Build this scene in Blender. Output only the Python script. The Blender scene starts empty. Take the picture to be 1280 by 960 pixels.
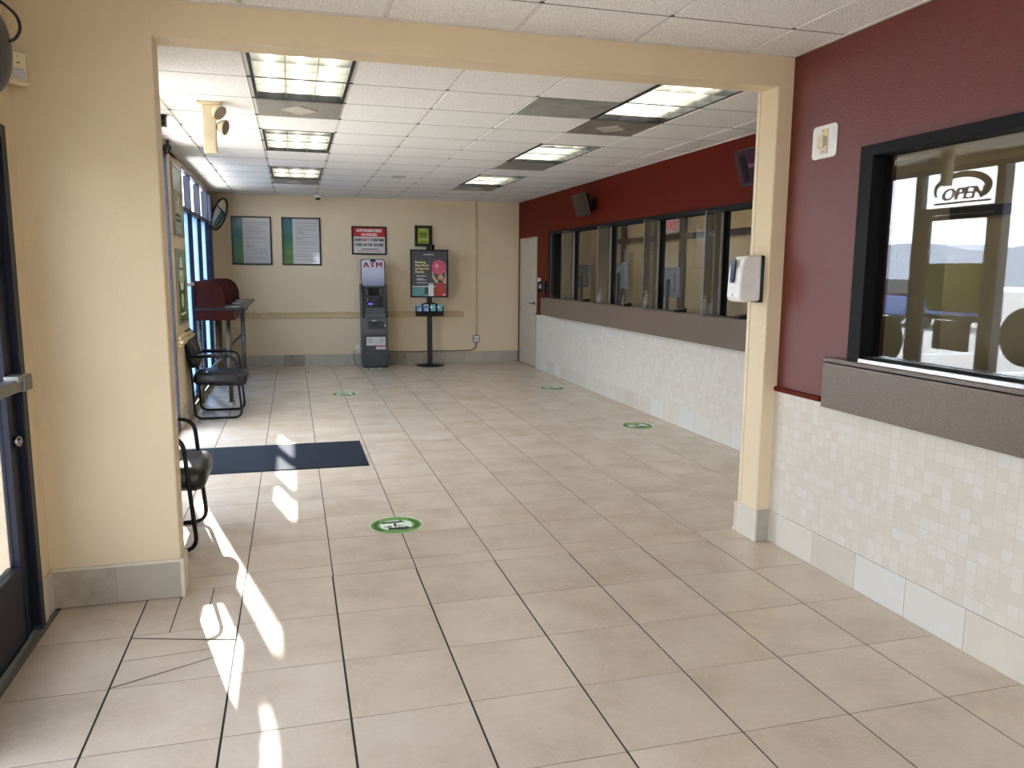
import bpy, bmesh, math, random
from math import sin, cos, pi, radians as R
from mathutils import Vector, Matrix
random.seed(7)
D = bpy.data
COL = bpy.context.scene.collection
sc = bpy.context.scene

# ------------------------------------------------------------------ materials
def lin(c):
    o = []
    for v in c:
        v /= 255.0
        o.append(v / 12.92 if v <= .04045 else ((v + .055) / 1.055) ** 2.4)
    return (o[0], o[1], o[2], 1.0)

MATS = {}
class NT:
    def __init__(s, name):
        s.m = D.materials.new(name); s.m.use_nodes = True
        s.t = s.m.node_tree; s.n = s.t.nodes; s.l = s.t.links
        s.b = s.n.get('Principled BSDF'); s.o = s.n.get('Material Output')
        MATS[name] = s.m
    def a(s, typ, **kw):
        n = s.n.new(typ)
        for k, v in kw.items(): setattr(n, k, v)
        return n
    def put(s, sock, v):
        if hasattr(v, 'is_linked') or isinstance(v, bpy.types.NodeSocket): s.l.new(v, sock)
        else: sock.default_value = v
    def math(s, op, a, b=0.0, c=None):
        n = s.a('ShaderNodeMath', operation=op)
        s.put(n.inputs[0], a); s.put(n.inputs[1], b)
        if c is not None: s.put(n.inputs[2], c)
        return n.outputs[0]
    def pos(s):
        return s.a('ShaderNodeNewGeometry').outputs['Position']
    def noise(s, scale, detail=3.0, rough=.55, vec=None, dist=0.0):
        n = s.a('ShaderNodeTexNoise')
        n.inputs['Scale'].default_value = scale; n.inputs['Detail'].default_value = detail
        n.inputs['Roughness'].default_value = rough; n.inputs['Distortion'].default_value = dist
        s.l.new(vec if vec is not None else s.pos(), n.inputs['Vector'])
        return n.outputs[0]
    def ramp(s, fac, stops):
        n = s.a('ShaderNodeValToRGB'); e = n.color_ramp.elements
        while len(e) < len(stops): e.new(.5)
        for el, (p, c) in zip(e, stops): el.position = p; el.color = c
        s.l.new(fac, n.inputs[0]); return n.outputs[0]
    def mix(s, fac, a, b, mode='MIX'):
        n = s.a('ShaderNodeMix', data_type='RGBA', blend_type=mode)
        s.put(n.inputs[0], fac); s.put(n.inputs[6], a); s.put(n.inputs[7], b)
        return n.outputs[2]
    def bump(s, h, strength=.2, dist=.002):
        n = s.a('ShaderNodeBump'); n.inputs['Strength'].default_value = strength
        n.inputs['Distance'].default_value = dist; s.l.new(h, n.inputs['Height'])
        s.l.new(n.outputs[0], s.b.inputs['Normal'])
    def base(s, c): s.put(s.b.inputs['Base Color'], c)
    def set(s, rough=.5, metal=0.0, spec=.5, coat=0.0):
        s.b.inputs['Roughness'].default_value = rough; s.b.inputs['Metallic'].default_value = metal
        s.b.inputs['Specular IOR Level'].default_value = spec; s.b.inputs['Coat Weight'].default_value = coat
        return s

def plain(name, c, rough=.5, metal=0.0, spec=.5, var=.04, nscale=9.0, coat=0.0, bump=0.0, bscale=200.0):
    """a paint, plastic or metal with a little uneven wear"""
    t = NT(name); c = lin(c)
    n = t.noise(nscale, 4.0)
    d = tuple(max(0, v * (1 - var * 2)) for v in c[:3]) + (1,)
    u = tuple(min(1, v * (1 + var * 2)) for v in c[:3]) + (1,)
    t.base(t.ramp(n, [(.3, d), (.7, u)])); t.set(rough, metal, spec, coat)
    if bump: t.bump(t.noise(bscale, 2.0), bump, .001)
    return t.m

def emit(name, c, strength):
    t = NT(name); c = lin(c)
    t.base(c); t.b.inputs['Emission Color'].default_value = c
    t.b.inputs['Emission Strength'].default_value = strength
    return t.m

def glass(name, tint=(1, 1, 1), f0=.05, rough=0.0, power=5.5):
    """thin pane: clear transmission plus a mirror part that grows towards grazing angles"""
    t = NT(name); t.n.remove(t.b)
    g = t.a('ShaderNodeNewGeometry')
    d = t.a('ShaderNodeVectorMath', operation='DOT_PRODUCT')
    t.l.new(g.outputs['Incoming'], d.inputs[0]); t.l.new(g.outputs['Normal'], d.inputs[1])
    c = t.math('SUBTRACT', 1.0, t.math('ABSOLUTE', d.outputs['Value']))
    f = t.math('MULTIPLY_ADD', t.math('POWER', c, power), 1 - f0, f0)
    tr = t.a('ShaderNodeBsdfTransparent'); tr.inputs[0].default_value = tuple(tint) + (1,)
    gl = t.a('ShaderNodeBsdfGlossy'); gl.inputs['Roughness'].default_value = rough
    mx = t.a('ShaderNodeMixShader')
    t.l.new(f, mx.inputs[0]); t.l.new(tr.outputs[0], mx.inputs[1]); t.l.new(gl.outputs[0], mx.inputs[2])
    t.l.new(mx.outputs[0], t.o.inputs[0])
    return t.m

def film(name, c, trans=.35, tint=(.6, .7, .8), clear=.25):
    """window film or acrylic: part clear, part milky"""
    t = NT(name); t.n.remove(t.b); c = lin(c)
    df = t.a('ShaderNodeBsdfDiffuse'); df.inputs[0].default_value = c
    tl = t.a('ShaderNodeBsdfTranslucent'); tl.inputs[0].default_value = c
    tr = t.a('ShaderNodeBsdfTransparent'); tr.inputs[0].default_value = tuple(tint) + (1,)
    gl = t.a('ShaderNodeBsdfGlossy'); gl.inputs['Roughness'].default_value = .08
    m1 = t.a('ShaderNodeMixShader'); m1.inputs[0].default_value = trans
    m2 = t.a('ShaderNodeMixShader'); m2.inputs[0].default_value = clear
    m3 = t.a('ShaderNodeMixShader'); m3.inputs[0].default_value = .06
    t.l.new(df.outputs[0], m1.inputs[1]); t.l.new(tl.outputs[0], m1.inputs[2])
    t.l.new(m1.outputs[0], m2.inputs[1]); t.l.new(tr.outputs[0], m2.inputs[2])
    t.l.new(m2.outputs[0], m3.inputs[1]); t.l.new(gl.outputs[0], m3.inputs[2])
    t.l.new(m3.outputs[0], t.o.inputs[0])
    return t.m

def stucco(name, c, rough=.6, bump=.35, spec=.4):
    t = NT(name); c = lin(c)
    n = t.noise(2.2, 4.0); k = t.noise(26.0, 2.0)
    col = t.mix(n, tuple(v * .94 for v in c[:3]) + (1,), tuple(min(1, v * 1.05) for v in c[:3]) + (1,))
    t.base(col); t.set(rough, 0, spec)
    h = t.ramp(t.noise(120.0, 3.0, .6), [(.35, (0, 0, 0, 1)), (.7, (1, 1, 1, 1))])
    t.bump(h, bump, .003)
    return t.m

def celltile(name, axes, cw, ch, g, grout, ca, cb, rough=.35, off=(0, 0), mott=14.0, tint=None, bump=.3):
    """tiles laid on a square grid in two world axes, each with its own tint and mottling"""
    t = NT(name)
    sp = t.a('ShaderNodeSeparateXYZ'); t.l.new(t.pos(), sp.inputs[0])
    u = t.math('DIVIDE', t.math('SUBTRACT', sp.outputs[axes[0]], off[0]), cw)
    v = t.math('DIVIDE', t.math('SUBTRACT', sp.outputs[axes[1]], off[1]), ch)
    fu = t.math('FLOOR', u); fv = t.math('FLOOR', v)
    cb_ = t.a('ShaderNodeCombineXYZ'); t.l.new(fu, cb_.inputs[0]); t.l.new(fv, cb_.inputs[1])
    w = t.a('ShaderNodeTexWhiteNoise', noise_dimensions='2D'); t.l.new(cb_.outputs[0], w.inputs['Vector'])
    def edge(x, size):
        f = t.math('SUBTRACT', x, t.math('FLOOR', x))
        d = t.math('MINIMUM', f, t.math('SUBTRACT', 1.0, f))
        return t.math('LESS_THAN', d, g / size * .5)
    line = t.math('MAXIMUM', edge(u, cw), edge(v, ch))
    n = t.noise(mott, 5.0, .65)
    f = t.math('ADD', t.math('MULTIPLY', w.outputs['Value'], .55), t.math('MULTIPLY', n, .45))
    stops = [(.2, lin(ca)), (.75, lin(cb))]
    if tint: stops = [(.15, lin(ca)), (.55, lin(cb)), (.85, lin(tint))]
    col = t.ramp(f, stops)
    t.base(t.mix(line, col, lin(grout))); t.set(rough, 0, .45)
    t.bump(t.math('SUBTRACT', t.math('MULTIPLY', n, .15), line), bump, .002)
    return t.m

def speckle(name, ca, cb, cc, rough=.3, scale=330.0):
    t = NT(name)
    n = t.noise(scale, 3.0, .7); k = t.noise(5.0, 3.0)
    col = t.ramp(n, [(.3, lin(ca)), (.5, lin(cb)), (.72, lin(cc))])
    col = t.mix(t.math('MULTIPLY', k, .5), col, lin(cb))
    t.base(col); t.set(rough, 0, .5)
    return t.m

def wood(name, ca, cb, rough=.35, scale=3.0):
    t = NT(name)
    mp = t.a('ShaderNodeMapping'); mp.inputs['Scale'].default_value = (14, 14, 1.6)
    t.l.new(t.pos(), mp.inputs[0])
    n = t.noise(scale, 5.0, .6, mp.outputs[0], 1.2)
    t.base(t.ramp(n, [(.3, lin(ca)), (.7, lin(cb))])); t.set(rough, 0, .2)
    return t.m

def floor_tile_mat():
    t = NT('beige_floor_tile')
    g = t.a('ShaderNodeNewGeometry')
    p = g.outputs['Position']
    ri = g.outputs['Random Per Island']
    off = t.a('ShaderNodeCombineXYZ'); t.l.new(t.math('MULTIPLY', ri, 37.0), off.inputs[0]); t.l.new(t.math('MULTIPLY', ri, 91.0), off.inputs[1])
    va = t.a('ShaderNodeVectorMath', operation='ADD'); t.l.new(p, va.inputs[0]); t.l.new(off.outputs[0], va.inputs[1])
    n1 = t.noise(3.0, 3.0, .5, va.outputs[0])
    n2 = t.noise(11.0, 4.0, .6, va.outputs[0], .5)
    col = t.ramp(n1, [(.28, lin((185, 168, 147))), (.5, lin((195, 179, 160))), (.74, lin((203, 189, 171)))])
    vein = t.ramp(n2, [(.46, (0, 0, 0, 1)), (.5, (1, 1, 1, 1)), (.54, (0, 0, 0, 1))])
    col = t.mix(t.math('MULTIPLY', vein, .16), col, lin((222, 208, 190)))
    sh = t.math('MULTIPLY_ADD', ri, .05, .975)
    hs = t.a('ShaderNodeHueSaturation'); t.l.new(sh, hs.inputs['Value']); t.l.new(col, hs.inputs['Color'])
    t.base(hs.outputs[0]); t.set(.27, 0, .5)
    t.bump(n2, .06, .002)
    return t.m

def ceiling_mat():
    t = NT('white_ceiling_tile')
    n = t.noise(170.0, 3.0, .75)
    t.base(t.ramp(n, [(.36, lin((190, 188, 184))), (.5, lin((236, 234, 229))), (.7, lin((243, 241, 237)))]))
    t.set(.9, 0, .2); t.bump(n, .35, .003)
    return t.m

def carpet_mat():
    t = NT('navy_mat_carpet')
    n = t.noise(260.0, 3.0, .8); k = t.noise(9.0, 3.0)
    c = t.ramp(n, [(.3, lin((22, 26, 32))), (.55, lin((40, 46, 55))), (.75, lin((68, 74, 83)))])
    t.base(t.mix(t.math('MULTIPLY', k, .35), c, lin((46, 51, 59)))); t.set(.95, 0, .1); t.bump(n, .8, .006)
    return t.m

CREAM = stucco('cream_textured_paint', (219, 201, 168))
RED = stucco('oxblood_red_paint', (92, 24, 8), .5, .3, .08)
REDF = stucco('oxblood_red_paint_sheen', (98, 28, 16), .45, .35, .7)  # same red paint as the hall; near wall's sheen put into the material
TAN = stucco('tan_office_paint', (186, 165, 126), .7, .1)
FLOOR = floor_tile_mat()
GROUT = plain('dark_grout', (52, 46, 42), .85)
CEIL = ceiling_mat()
GAPSHADE_LID = plain('gap_shade_lid_grey', (96, 92, 88), .9)
TEE = plain('white_ceiling_tee', (208, 205, 198), .5)
VENT = plain('grey_perforated_vent', (142, 138, 128), .6, .2, .4, .08, 30)
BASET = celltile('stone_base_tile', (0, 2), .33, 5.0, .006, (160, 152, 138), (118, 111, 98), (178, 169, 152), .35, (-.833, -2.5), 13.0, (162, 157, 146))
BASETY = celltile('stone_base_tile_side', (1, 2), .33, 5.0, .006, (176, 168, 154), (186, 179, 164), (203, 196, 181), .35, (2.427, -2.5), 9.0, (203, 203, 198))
MOSAIC = celltile('cream_mosaic_tile', (1, 2), .0517, .0517, .0022, (188, 180, 164), (197, 190, 177), (203, 197, 184), .38, (.02, .185), 30.0, (206, 203, 195), .25)
LEDGE = speckle('brown_speckled_laminate', (62, 52, 44), (98, 84, 72), (140, 122, 106), .38)
BULL = plain('pale_bullnose_trim', (208, 200, 182), .35)
NAVY = plain('navy_window_frame', (20, 25, 42), .4, .35, .5)
BLACKF = plain('black_window_frame', (9, 9, 10), .6, .0, .2)
BLACK = plain('black_plastic', (18, 18, 19), .45)
BLACKG = plain('black_gloss', (10, 10, 11), .15)
VINYL = plain('black_vinyl', (13, 13, 15), .36, 0, .5, .05, 30, 0, .2, 400)
TUBE = plain('black_steel_tube', (13, 13, 14), .28, .5)
GREYM = plain('grey_metal', (112, 112, 112), .38, .7)
CHROME = plain('chrome', (150, 152, 156), .22, 1.0)
BRONZE = plain('worn_bronze_tube', (120, 108, 88), .35, .8, .5, .15, 14)
ALU = plain('aluminium_edge', (150, 150, 148), .32, .9)
GLASS = glass('clear_glass')
TINTG = glass('tinted_glass', (.74, .73, .72))
TRANSOM = glass('transom_glass', (1, 1, 1), .02, 0.0, 12.0)
TINTD = glass('door_tinted_glass', (.56, .56, .56))
GLASSF = glass('front_teller_glass', (.93, .95, .94), .075)
ACRYL = film('hazy_acrylic', (140, 134, 118), .4, (.9, .9, .88), .6)
FILM = film('blue_window_film', (150, 172, 196), .55, (.62, .72, .84), .18)
WHITE = plain('white_plastic', (228, 228, 226), .35)
IVORY = plain('ivory_plastic', (214, 202, 170), .45)
PAPER = plain('white_paper', (205, 204, 202), .5)
INK = plain('black_ink', (24, 24, 24), .6)
MAHOG = wood('mahogany_laminate', (56, 14, 7), (82, 26, 13), .5)
DESKTOP = plain('black_desk_laminate', (30, 36, 38), .3)
CARPET = carpet_mat()
GREEN = plain('sticker_green', (98, 146, 62), .45)
STICKW = plain('sticker_pale', (214, 228, 208), .45)
DGREEN = plain('sticker_dark_green', (40, 70, 30), .5)
LIME = plain('lime_sign', (158, 178, 52), .55)
REDI = plain('red_print', (186, 30, 34), .5)
MIRROR = plain('mirror', (225, 225, 225), .03, 1.0, .5, .0)
BROWN = plain('dark_brown_casing', (52, 40, 28), .5)
DOORP = plain('putty_door_paint', (178, 166, 148), .45)

# ------------------------------------------------------------------ mesh builder
class MB:
    def __init__(s): s.b = bmesh.new(); s.mi = 0
    def _f(s, faces):
        for f in faces: f.material_index = s.mi
    def box(s, x0, x1, y0, y1, z0, z1, M=None):
        vs = [s.b.verts.new((x, y, z)) for x in (x0, x1) for y in (y0, y1) for z in (z0, z1)]
        if M is not None:
            for v in vs: v.co = M @ v.co
        q = [(0, 1, 3, 2), (4, 6, 7, 5), (0, 4, 5, 1), (2, 3, 7, 6), (0, 2, 6, 4), (1, 5, 7, 3)]
        s._f([s.b.faces.new([vs[i] for i in f]) for f in q]); return s
    def rbox(s, x0, x1, y0, y1, z0, z1, r=.01, seg=3, M=None):
        t = MB(); t.box(x0, x1, y0, y1, z0, z1)
        bmesh.ops.bevel(t.b, geom=list(t.b.edges), offset=r, segments=seg, profile=.5, affect='EDGES')
        s.merge(t, M); return s
    def merge(s, o, M=None):
        m = {}
        for v in o.b.verts: m[v] = s.b.verts.new(M @ v.co if M is not None else v.co)
        for f in o.b.faces:
            try:
                g = s.b.faces.new([m[v] for v in f.verts]); g.material_index = s.mi; g.smooth = f.smooth
            except ValueError: pass
        o.b.free()
    def quad(s, pts):
        s._f([s.b.faces.new([s.b.verts.new(p) for p in pts])]); return s
    def ring(s, c, n, r, seg, ref=None):
        n = n.normalized()
        a = ref if ref is not None else (Vector((0, 0, 1)) if abs(n.z) < .9 else Vector((1, 0, 0)))
        u = (a - n * a.dot(n)).normalized(); w = n.cross(u)
        return [s.b.verts.new(c + u * (r * cos(2 * pi * i / seg)) + w * (r * sin(2 * pi * i / seg))) for i in range(seg)], u
    def tube(s, pts, r, seg=8, caps=True, closed=False):
        pts = [Vector(p) for p in pts]; rings = []; ref = None; n = len(pts)
        for i, p in enumerate(pts):
            if closed: d = pts[(i + 1) % n] - pts[i - 1]
            else: d = pts[min(i + 1, n - 1)] - pts[max(i - 1, 0)]
            rr = r[i] if isinstance(r, (list, tuple)) else r
            ring, ref = s.ring(p, d, rr, seg, ref); rings.append(ring)
        k = n if closed else n - 1
        for i in range(k):
            a, b = rings[i], rings[(i + 1) % n]
            for j in range(seg):
                f = s.b.faces.new((a[j], a[(j + 1) % seg], b[(j + 1) % seg], b[j])); f.smooth = True; f.material_index = s.mi
        if caps and not closed:
            s._f([s.b.faces.new(rings[0][::-1]), s.b.faces.new(rings[-1])])
        return s
    def cyl(s, p, q, r, seg=20, r2=None): return s.tube([p, q], [r, r if r2 is None else r2], seg)
    def lathe(s, c, prof, seg=24, M=None):
        """prof: (radius, height) pairs about a vertical axis"""
        rings = []
        for rr, h in prof:
            ring = []
            for i in range(seg):
                v = Vector((rr * cos(2 * pi * i / seg), rr * sin(2 * pi * i / seg), h))
                if M is not None: v = M @ v
                ring.append(s.b.verts.new(Vector(c) + v))
            rings.append(ring)
        for a, b in zip(rings, rings[1:]):
            for j in range(seg):
                f = s.b.faces.new((a[j], a[(j + 1) % seg], b[(j + 1) % seg], b[j])); f.smooth = True; f.material_index = s.mi
        s._f([s.b.faces.new(rings[0][::-1]), s.b.faces.new(rings[-1])]); return s
    def prism(s, poly, o, U, V, d):
        """flat outline poly (u, v) in the frame o, U, V, extruded by the vector d"""
        o, U, V, d = Vector(o), Vector(U), Vector(V), Vector(d)
        a = [s.b.verts.new(o + U * p[0] + V * p[1]) for p in poly]
        b = [s.b.verts.new(v.co + d) for v in a]
        n = len(poly)
        s._f([s.b.faces.new(a[::-1]), s.b.faces.new(b)])
        s._f([s.b.faces.new((a[i], a[(i + 1) % n], b[(i + 1) % n], b[i])) for i in range(n)])
        return s
    def sphere(s, c, rx, ry, rz, seg=20, M=None):
        t = bmesh.new(); bmesh.ops.create_uvsphere(t, u_segments=seg, v_segments=max(8, seg // 2), radius=1)
        for v in t.verts:
            v.co = Vector((v.co.x * rx, v.co.y * ry, v.co.z * rz))
            if M is not None: v.co = M @ v.co
            v.co += Vector(c)
        for f in t.faces: f.smooth = True
        w = MB(); w.b.free(); w.b = t; s.merge(w); return s
    def build(s, name, mat, parent=None, bevel=0.0, kind=None, label=None, sub=0, smooth=False):
        bm = s.b
        bmesh.ops.remove_doubles(bm, verts=bm.verts, dist=1e-6)
        bmesh.ops.recalc_face_normals(bm, faces=bm.faces)
        if smooth:
            for f in bm.faces: f.smooth = True
        me = D.meshes.new(name)
        base = Vector((0, 0, 0))
        if parent is None and len(bm.verts):
            xs = [v.co for v in bm.verts]
            base = Vector(((min(v.x for v in xs) + max(v.x for v in xs)) / 2, (min(v.y for v in xs) + max(v.y for v in xs)) / 2, min(v.z for v in xs)))
        elif parent is not None and parent.get('_abs'):
            base = Vector(parent['_abs'])
        for v in bm.verts: v.co -= base
        bm.to_mesh(me); bm.free()
        for m in (mat if isinstance(mat, (list, tuple)) else [mat]): me.materials.append(m.m if isinstance(m, NT) else m)
        o = D.objects.new(name, me); COL.objects.link(o)
        if parent is None: o.location = base
        else:
            o.parent = parent
            if parent.get('_abs'): o['_abs'] = list(base)
        if bevel:
            bv = o.modifiers.new('soft_edges', 'BEVEL'); bv.width = bevel; bv.segments = 2; bv.limit_method = 'ANGLE'; bv.angle_limit = R(40)
        if sub:
            sb = o.modifiers.new('smooth', 'SUBSURF'); sb.levels = sub; sb.render_levels = sub
        if kind: o['kind'] = kind
        if label: o['label'] = label
        return o

def tag(o, label, cat, group=None, kind=None):
    o['label'] = label; o['category'] = cat
    if group: o['group'] = group
    if kind: o['kind'] = kind
    return o

def thing(name, label, cat, loc=(0, 0, 0), rz=0.0, group=None, absolute=True):
    """an Empty at the thing's base; with absolute=True its parts are given in world coordinates"""
    o = D.objects.new(name, None); COL.objects.link(o); o.empty_display_size = .1
    o.location = loc; o.rotation_euler = (0, 0, rz)
    if absolute: o['_abs'] = list(loc)
    return tag(o, label, cat, group)

def struct(name, mb, mat, bevel=0.0, parent=None):
    return mb.build(name, mat, parent, bevel, kind='structure' if parent is None else None)

def fillet(pts, r, n=5):
    pts = [Vector(p) for p in pts]; out = [pts[0]]
    for a, b, c in zip(pts, pts[1:], pts[2:]):
        d1 = (a - b); d2 = (c - b); k = min(r, d1.length * .49, d2.length * .49)
        p, q = b + d1.normalized() * k, b + d2.normalized() * k
        for i in range(n + 1):
            t = i / n; out.append(p * (1 - t) ** 2 + b * 2 * t * (1 - t) + q * t ** 2)
    return out + [pts[-1]]

def arc(cx, cy, r, a0, a1, n=12, ry=None):
    ry = r if ry is None else ry
    return [(cx + r * cos(R(a0 + (a1 - a0) * i / n)), cy + ry * sin(R(a0 + (a1 - a0) * i / n))) for i in range(n + 1)]

def rrect(x0, x1, y0, y1, r, n=5):
    return arc(x1 - r, y0 + r, r, -90, 0, n) + arc(x1 - r, y1 - r, r, 0, 90, n) + arc(x0 + r, y1 - r, r, 90, 180, n) + arc(x0 + r, y0 + r, r, 180, 270, n)

class Flat:
    """a flat printed face: origin o at its lower left, U to the right, V up, N out of it (all unit)"""
    def __init__(s, o, U, V, parent):
        s.o, s.U, s.V = Vector(o), Vector(U), Vector(V); s.N = s.U.cross(s.V); s.p = parent
    def polys(s, name, mat, polys, lift=.0006, t=.0005, label=None):
        m = MB()
        for p in polys: m.prism(p, s.o + s.N * lift, s.U, s.V, s.N * t)
        return m.build(name, mat, s.p, label=label)
    def rect(s, name, mat, x0, x1, y0, y1, lift=.0006, t=.0005): return s.polys(name, mat, [[(x0, y0), (x1, y0), (x1, y1), (x0, y1)]], lift, t)
    def bars(s, name, mat, rs, lift=.0012, t=.0004): return s.polys(name, mat, [[(a, c), (b, c), (b, d), (a, d)] for a, b, c, d in rs], lift, t)
    def text(s, name, mat, txt, x, y, size, width=None, align='LEFT', bold=0.0, lift=.0012, t=.0004, shear=0.0, rot=0.0, sp=1.0):
        cu = D.curves.new('lettering', 'FONT'); cu.body = txt; cu.size = size; cu.align_x = align
        cu.extrude = 0; cu.shear = shear; cu.resolution_u = 3; cu.space_character = sp
        ob = D.objects.new('lettering', cu)
        me = D.meshes.new_from_object(ob); D.objects.remove(ob); D.curves.remove(cu)
        bm = bmesh.new()
        for i, dx in enumerate((-bold, 0, bold) if bold else (0,)):      # heavier strokes: the letters struck three times, a hair apart
            b1 = bmesh.new(); b1.from_mesh(me)
            r = bmesh.ops.extrude_face_region(b1, geom=list(b1.faces))
            for v in [g for g in r['geom'] if isinstance(g, bmesh.types.BMVert)]: v.co.z += t + .00015 * i
            xs = [v.co.x for v in b1.verts]; w = max(xs) - min(xs) if xs else 1
            for v in b1.verts: v.co.x = v.co.x * (width / w if width else 1) + dx
            mp = {v: bm.verts.new(v.co) for v in b1.verts}
            for f in b1.faces: bm.faces.new([mp[v] for v in f.verts])
            b1.free()
        D.meshes.remove(me)
        ca, sa = cos(rot), sin(rot)
        for v in bm.verts:
            cx, cy = ca * v.co.x - sa * v.co.y, sa * v.co.x + ca * v.co.y
            v.co = s.o + s.U * (x + cx) + s.V * (y + cy) + s.N * (lift + v.co.z)
        m = MB(); m.b.free(); m.b = bm
        return m.build(name, mat, s.p)
SKY, SUN, EXPO = 6.0, 22.0, 1.47
# ------------------------------------------------------------------ the setting
XL, XR, XF, YB, H, YA, YF = -1.13, 3.75, 2.645, 13.0, 2.7024, 3.83, -2.6
X0, Y0 = -0.7052, -0.7021          # floor grid offsets, front and back
S = .4275

# floor: one mesh, each tile an inset face on a grout bed
fl = MB()
fl.mi = 1
fl.box(-1.13, 6.6, YF, YB, -.08, -.0035)
fl.mi = 0
def tile(x0, x1, y0, y1, gx=.0085, gy=.005):
    fl.box(x0 + gx / 2, x1 - gx / 2, y0 + gy / 2, y1 - gy / 2, -.004, 0)
frows = [3.9027, 3.4424, 3.0007, 2.5767, 2.1527]
while frows[-1] > YF: frows.append(frows[-1] - .424)
frows[-1] = YF
fcols = [-1.075] + [X0 + S * i for i in range(8)] + [XF]
for a, b in zip(frows[1:], frows):
    for i, (c, d) in enumerate(zip(fcols, fcols[1:])):
        if i == 1 and b == frows[0]:          # cut strips beside the wing wall
            for u, v in ((c, c + .148), (c + .148, c + .288), (c + .288, d)): tile(u, v, a, b, .005)
        elif i == 1 and b == frows[1]:        # cracked, patched tile
            P = lambda x, y: (c + .004 + x * (d - c - .008), a + .003 + y * (b - a - .006))
            for poly in ([(0, 1), (1, 1), (1, .70), (0, .98)], [(0, .95), (1, .66), (1, .56), (0, .50)], [(0, .485), (1, .545), (1, .45), (0, .03)], [(0, 0), (1, .43), (1, 0)]):
                q = [P(*p) for p in poly]
                fl.prism(q, (0, 0, -.004), (1, 0, 0), (0, 1, 0), (0, 0, .004))
        else: tile(c, d, a, b)
bcols = [XL] + [Y0 + S * i for i in range(11)] + [XR + .3]
bcols[-1] = XR + .02
brows = [3.9027, 4.055]
while brows[-1] < YB: brows.append(brows[-1] + .4185)
brows[-1] = YB
for a, b in zip(brows, brows[1:]):
    for c, d in zip(bcols, bcols[1:]): tile(c, d, a, b, .006, .0042)
fl.box(XR + .02, 6.6, YF, YB, -.004, -.001)
fl.box(XF, XR + .02, YF, 3.9027, -.004, -.001)
struct('floor', fl, [FLOOR, GROUT])
th = MB(); th.box(-1.13, -1.08, -2.2, 3.64, -.02, .004); th.box(-1.10, -1.075, -2.2, 3.80, -.02, .006)
struct('trim_1', th, plain('grey_threshold', (120, 118, 112), .5, .4), .002)

# ceiling: tiles with gap shade painted as flush grey strips, white main tees, a lid above
G = .6096; CX, CY = -.2158, 4.5714
holes = set()
for k in (0, 2.0 + 2, 8):                        # the three fixtures of each row, two cells long
    for col in (0, 4): holes |= {(col, int(k)), (col, int(k) + 1)}
ce = MB()
bx = [XL] + [CX + G * i for i in range(-1, 7)] + [XR]
by = [3.99, CY] + [CY + G * j for j in range(1, 14)] + [YB]
for i, (x0, x1) in enumerate(zip(bx, bx[1:])):
    for j, (y0, y1) in enumerate(zip(by, by[1:])):
        if (i - 2, j - 1) in holes: continue
        ce.box(x0 + .012, x1 - .012, y0 + .0045, y1 - .0045, H, H + .02)
fx = [XL, -.185, .448, 1.08, 1.703, 2.34, XF]
fy = [YF] + [3.42 - G * j for j in range(9, -1, -1)] + [YA]
for x0, x1 in zip(fx, fx[1:]):
    for y0, y1 in zip(fy, fy[1:]): ce.box(x0 + .012, x1 - .012, y0 + .0045, y1 - .0045, H, H + .02)
ce.box(XF, 6.72, YF, 3.99, H, H + .02); ce.box(XR, 6.72, 3.99, YB, H, H + .02)
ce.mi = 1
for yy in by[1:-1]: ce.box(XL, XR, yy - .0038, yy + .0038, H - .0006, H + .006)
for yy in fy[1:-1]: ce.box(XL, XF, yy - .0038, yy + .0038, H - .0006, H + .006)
ce.box(-1.27, 6.72, YF - .1, YB + .12, H + .22, H + .3)
struct('ceiling', ce, [CEIL, GAPSHADE_LID])
tee = MB()
for x in bx[1:-1]: tee.box(x - .012, x + .012, 3.99, YB, H + .007, H + .012)
for x in fx[1:-1]: tee.box(x - .012, x + .012, YF, YA, H + .007, H + .012)
tee.box(XL, XR, YB - .02, YB, H - .006, H + .004); tee.box(XL, XL + .02, 3.99, YB, H - .006, H + .004); tee.box(XR - .02, XR, 3.99, YB, H - .006, H + .004)
tee.box(XL, XF, YA - .018, YA, H - .006, H + .004); tee.box(XF - .018, XF, YF, YA, H - .006, H + .004)
struct('trim_2', tee, TEE)

# walls
wl = MB()
wl.box(-1.27, -1.105, YF, -2.2, 0, H + .22)
wl.box(-1.27, -1.105, -2.2, 3.64, 2.11, H + .22)
wl.box(-1.36, -1.105, 3.64, YA + .05, 0, H + .22)
wl.box(-1.36, XL, YA + .05, 5.25, 0, H + .22)
wl.box(-1.142, XL, 5.25, 12.1, 2.62, H + .22); wl.box(-1.27, XL, 8.0, 9.0, 2.62, H + .22)
wl.box(-1.27, -1.085, 8.0, 9.0, 0, 2.62)
wl.box(-1.27, XL, 12.1, YB + .12, 0, H + .22)
wl.box(-1.22, XL, 9.0, 12.1, 0, .09)
wl.box(-1.27, -1.142, 5.25, 8.0, 2.75, H + .22)  # unseen outer header block added to stop high sun at the door glass
struct('wall_left', wl, CREAM)
wb = MB(); wb.box(-1.27, 6.72, YB, YB + .12, 0, H + .22); struct('wall_back', wb, CREAM)
wa = MB()
wa.rbox(XL - .02, -.552, YA, 3.975, 0, H + .2, .008, 2)
wa.box(-.56, 2.56, YA + .001, 3.99, 2.545, H + .2)
wa.rbox(2.552, 2.70, YA, 4.03, 0, H + .2, .008, 2)
wa.box(2.66, XR + .1, 3.93, 4.03, 0, H + .2)
struct('wall_arch', wa, CREAM)
wr = MB()
wr.box(XR, XR + .14, 11.26, 11.93, .0, H + .22)
wr.box(XR, XR + .14, 11.93, 12.89, 2.085, H + .22)
wr.box(XR, XR + .14, 12.89, YB, 0, H + .22)
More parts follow.
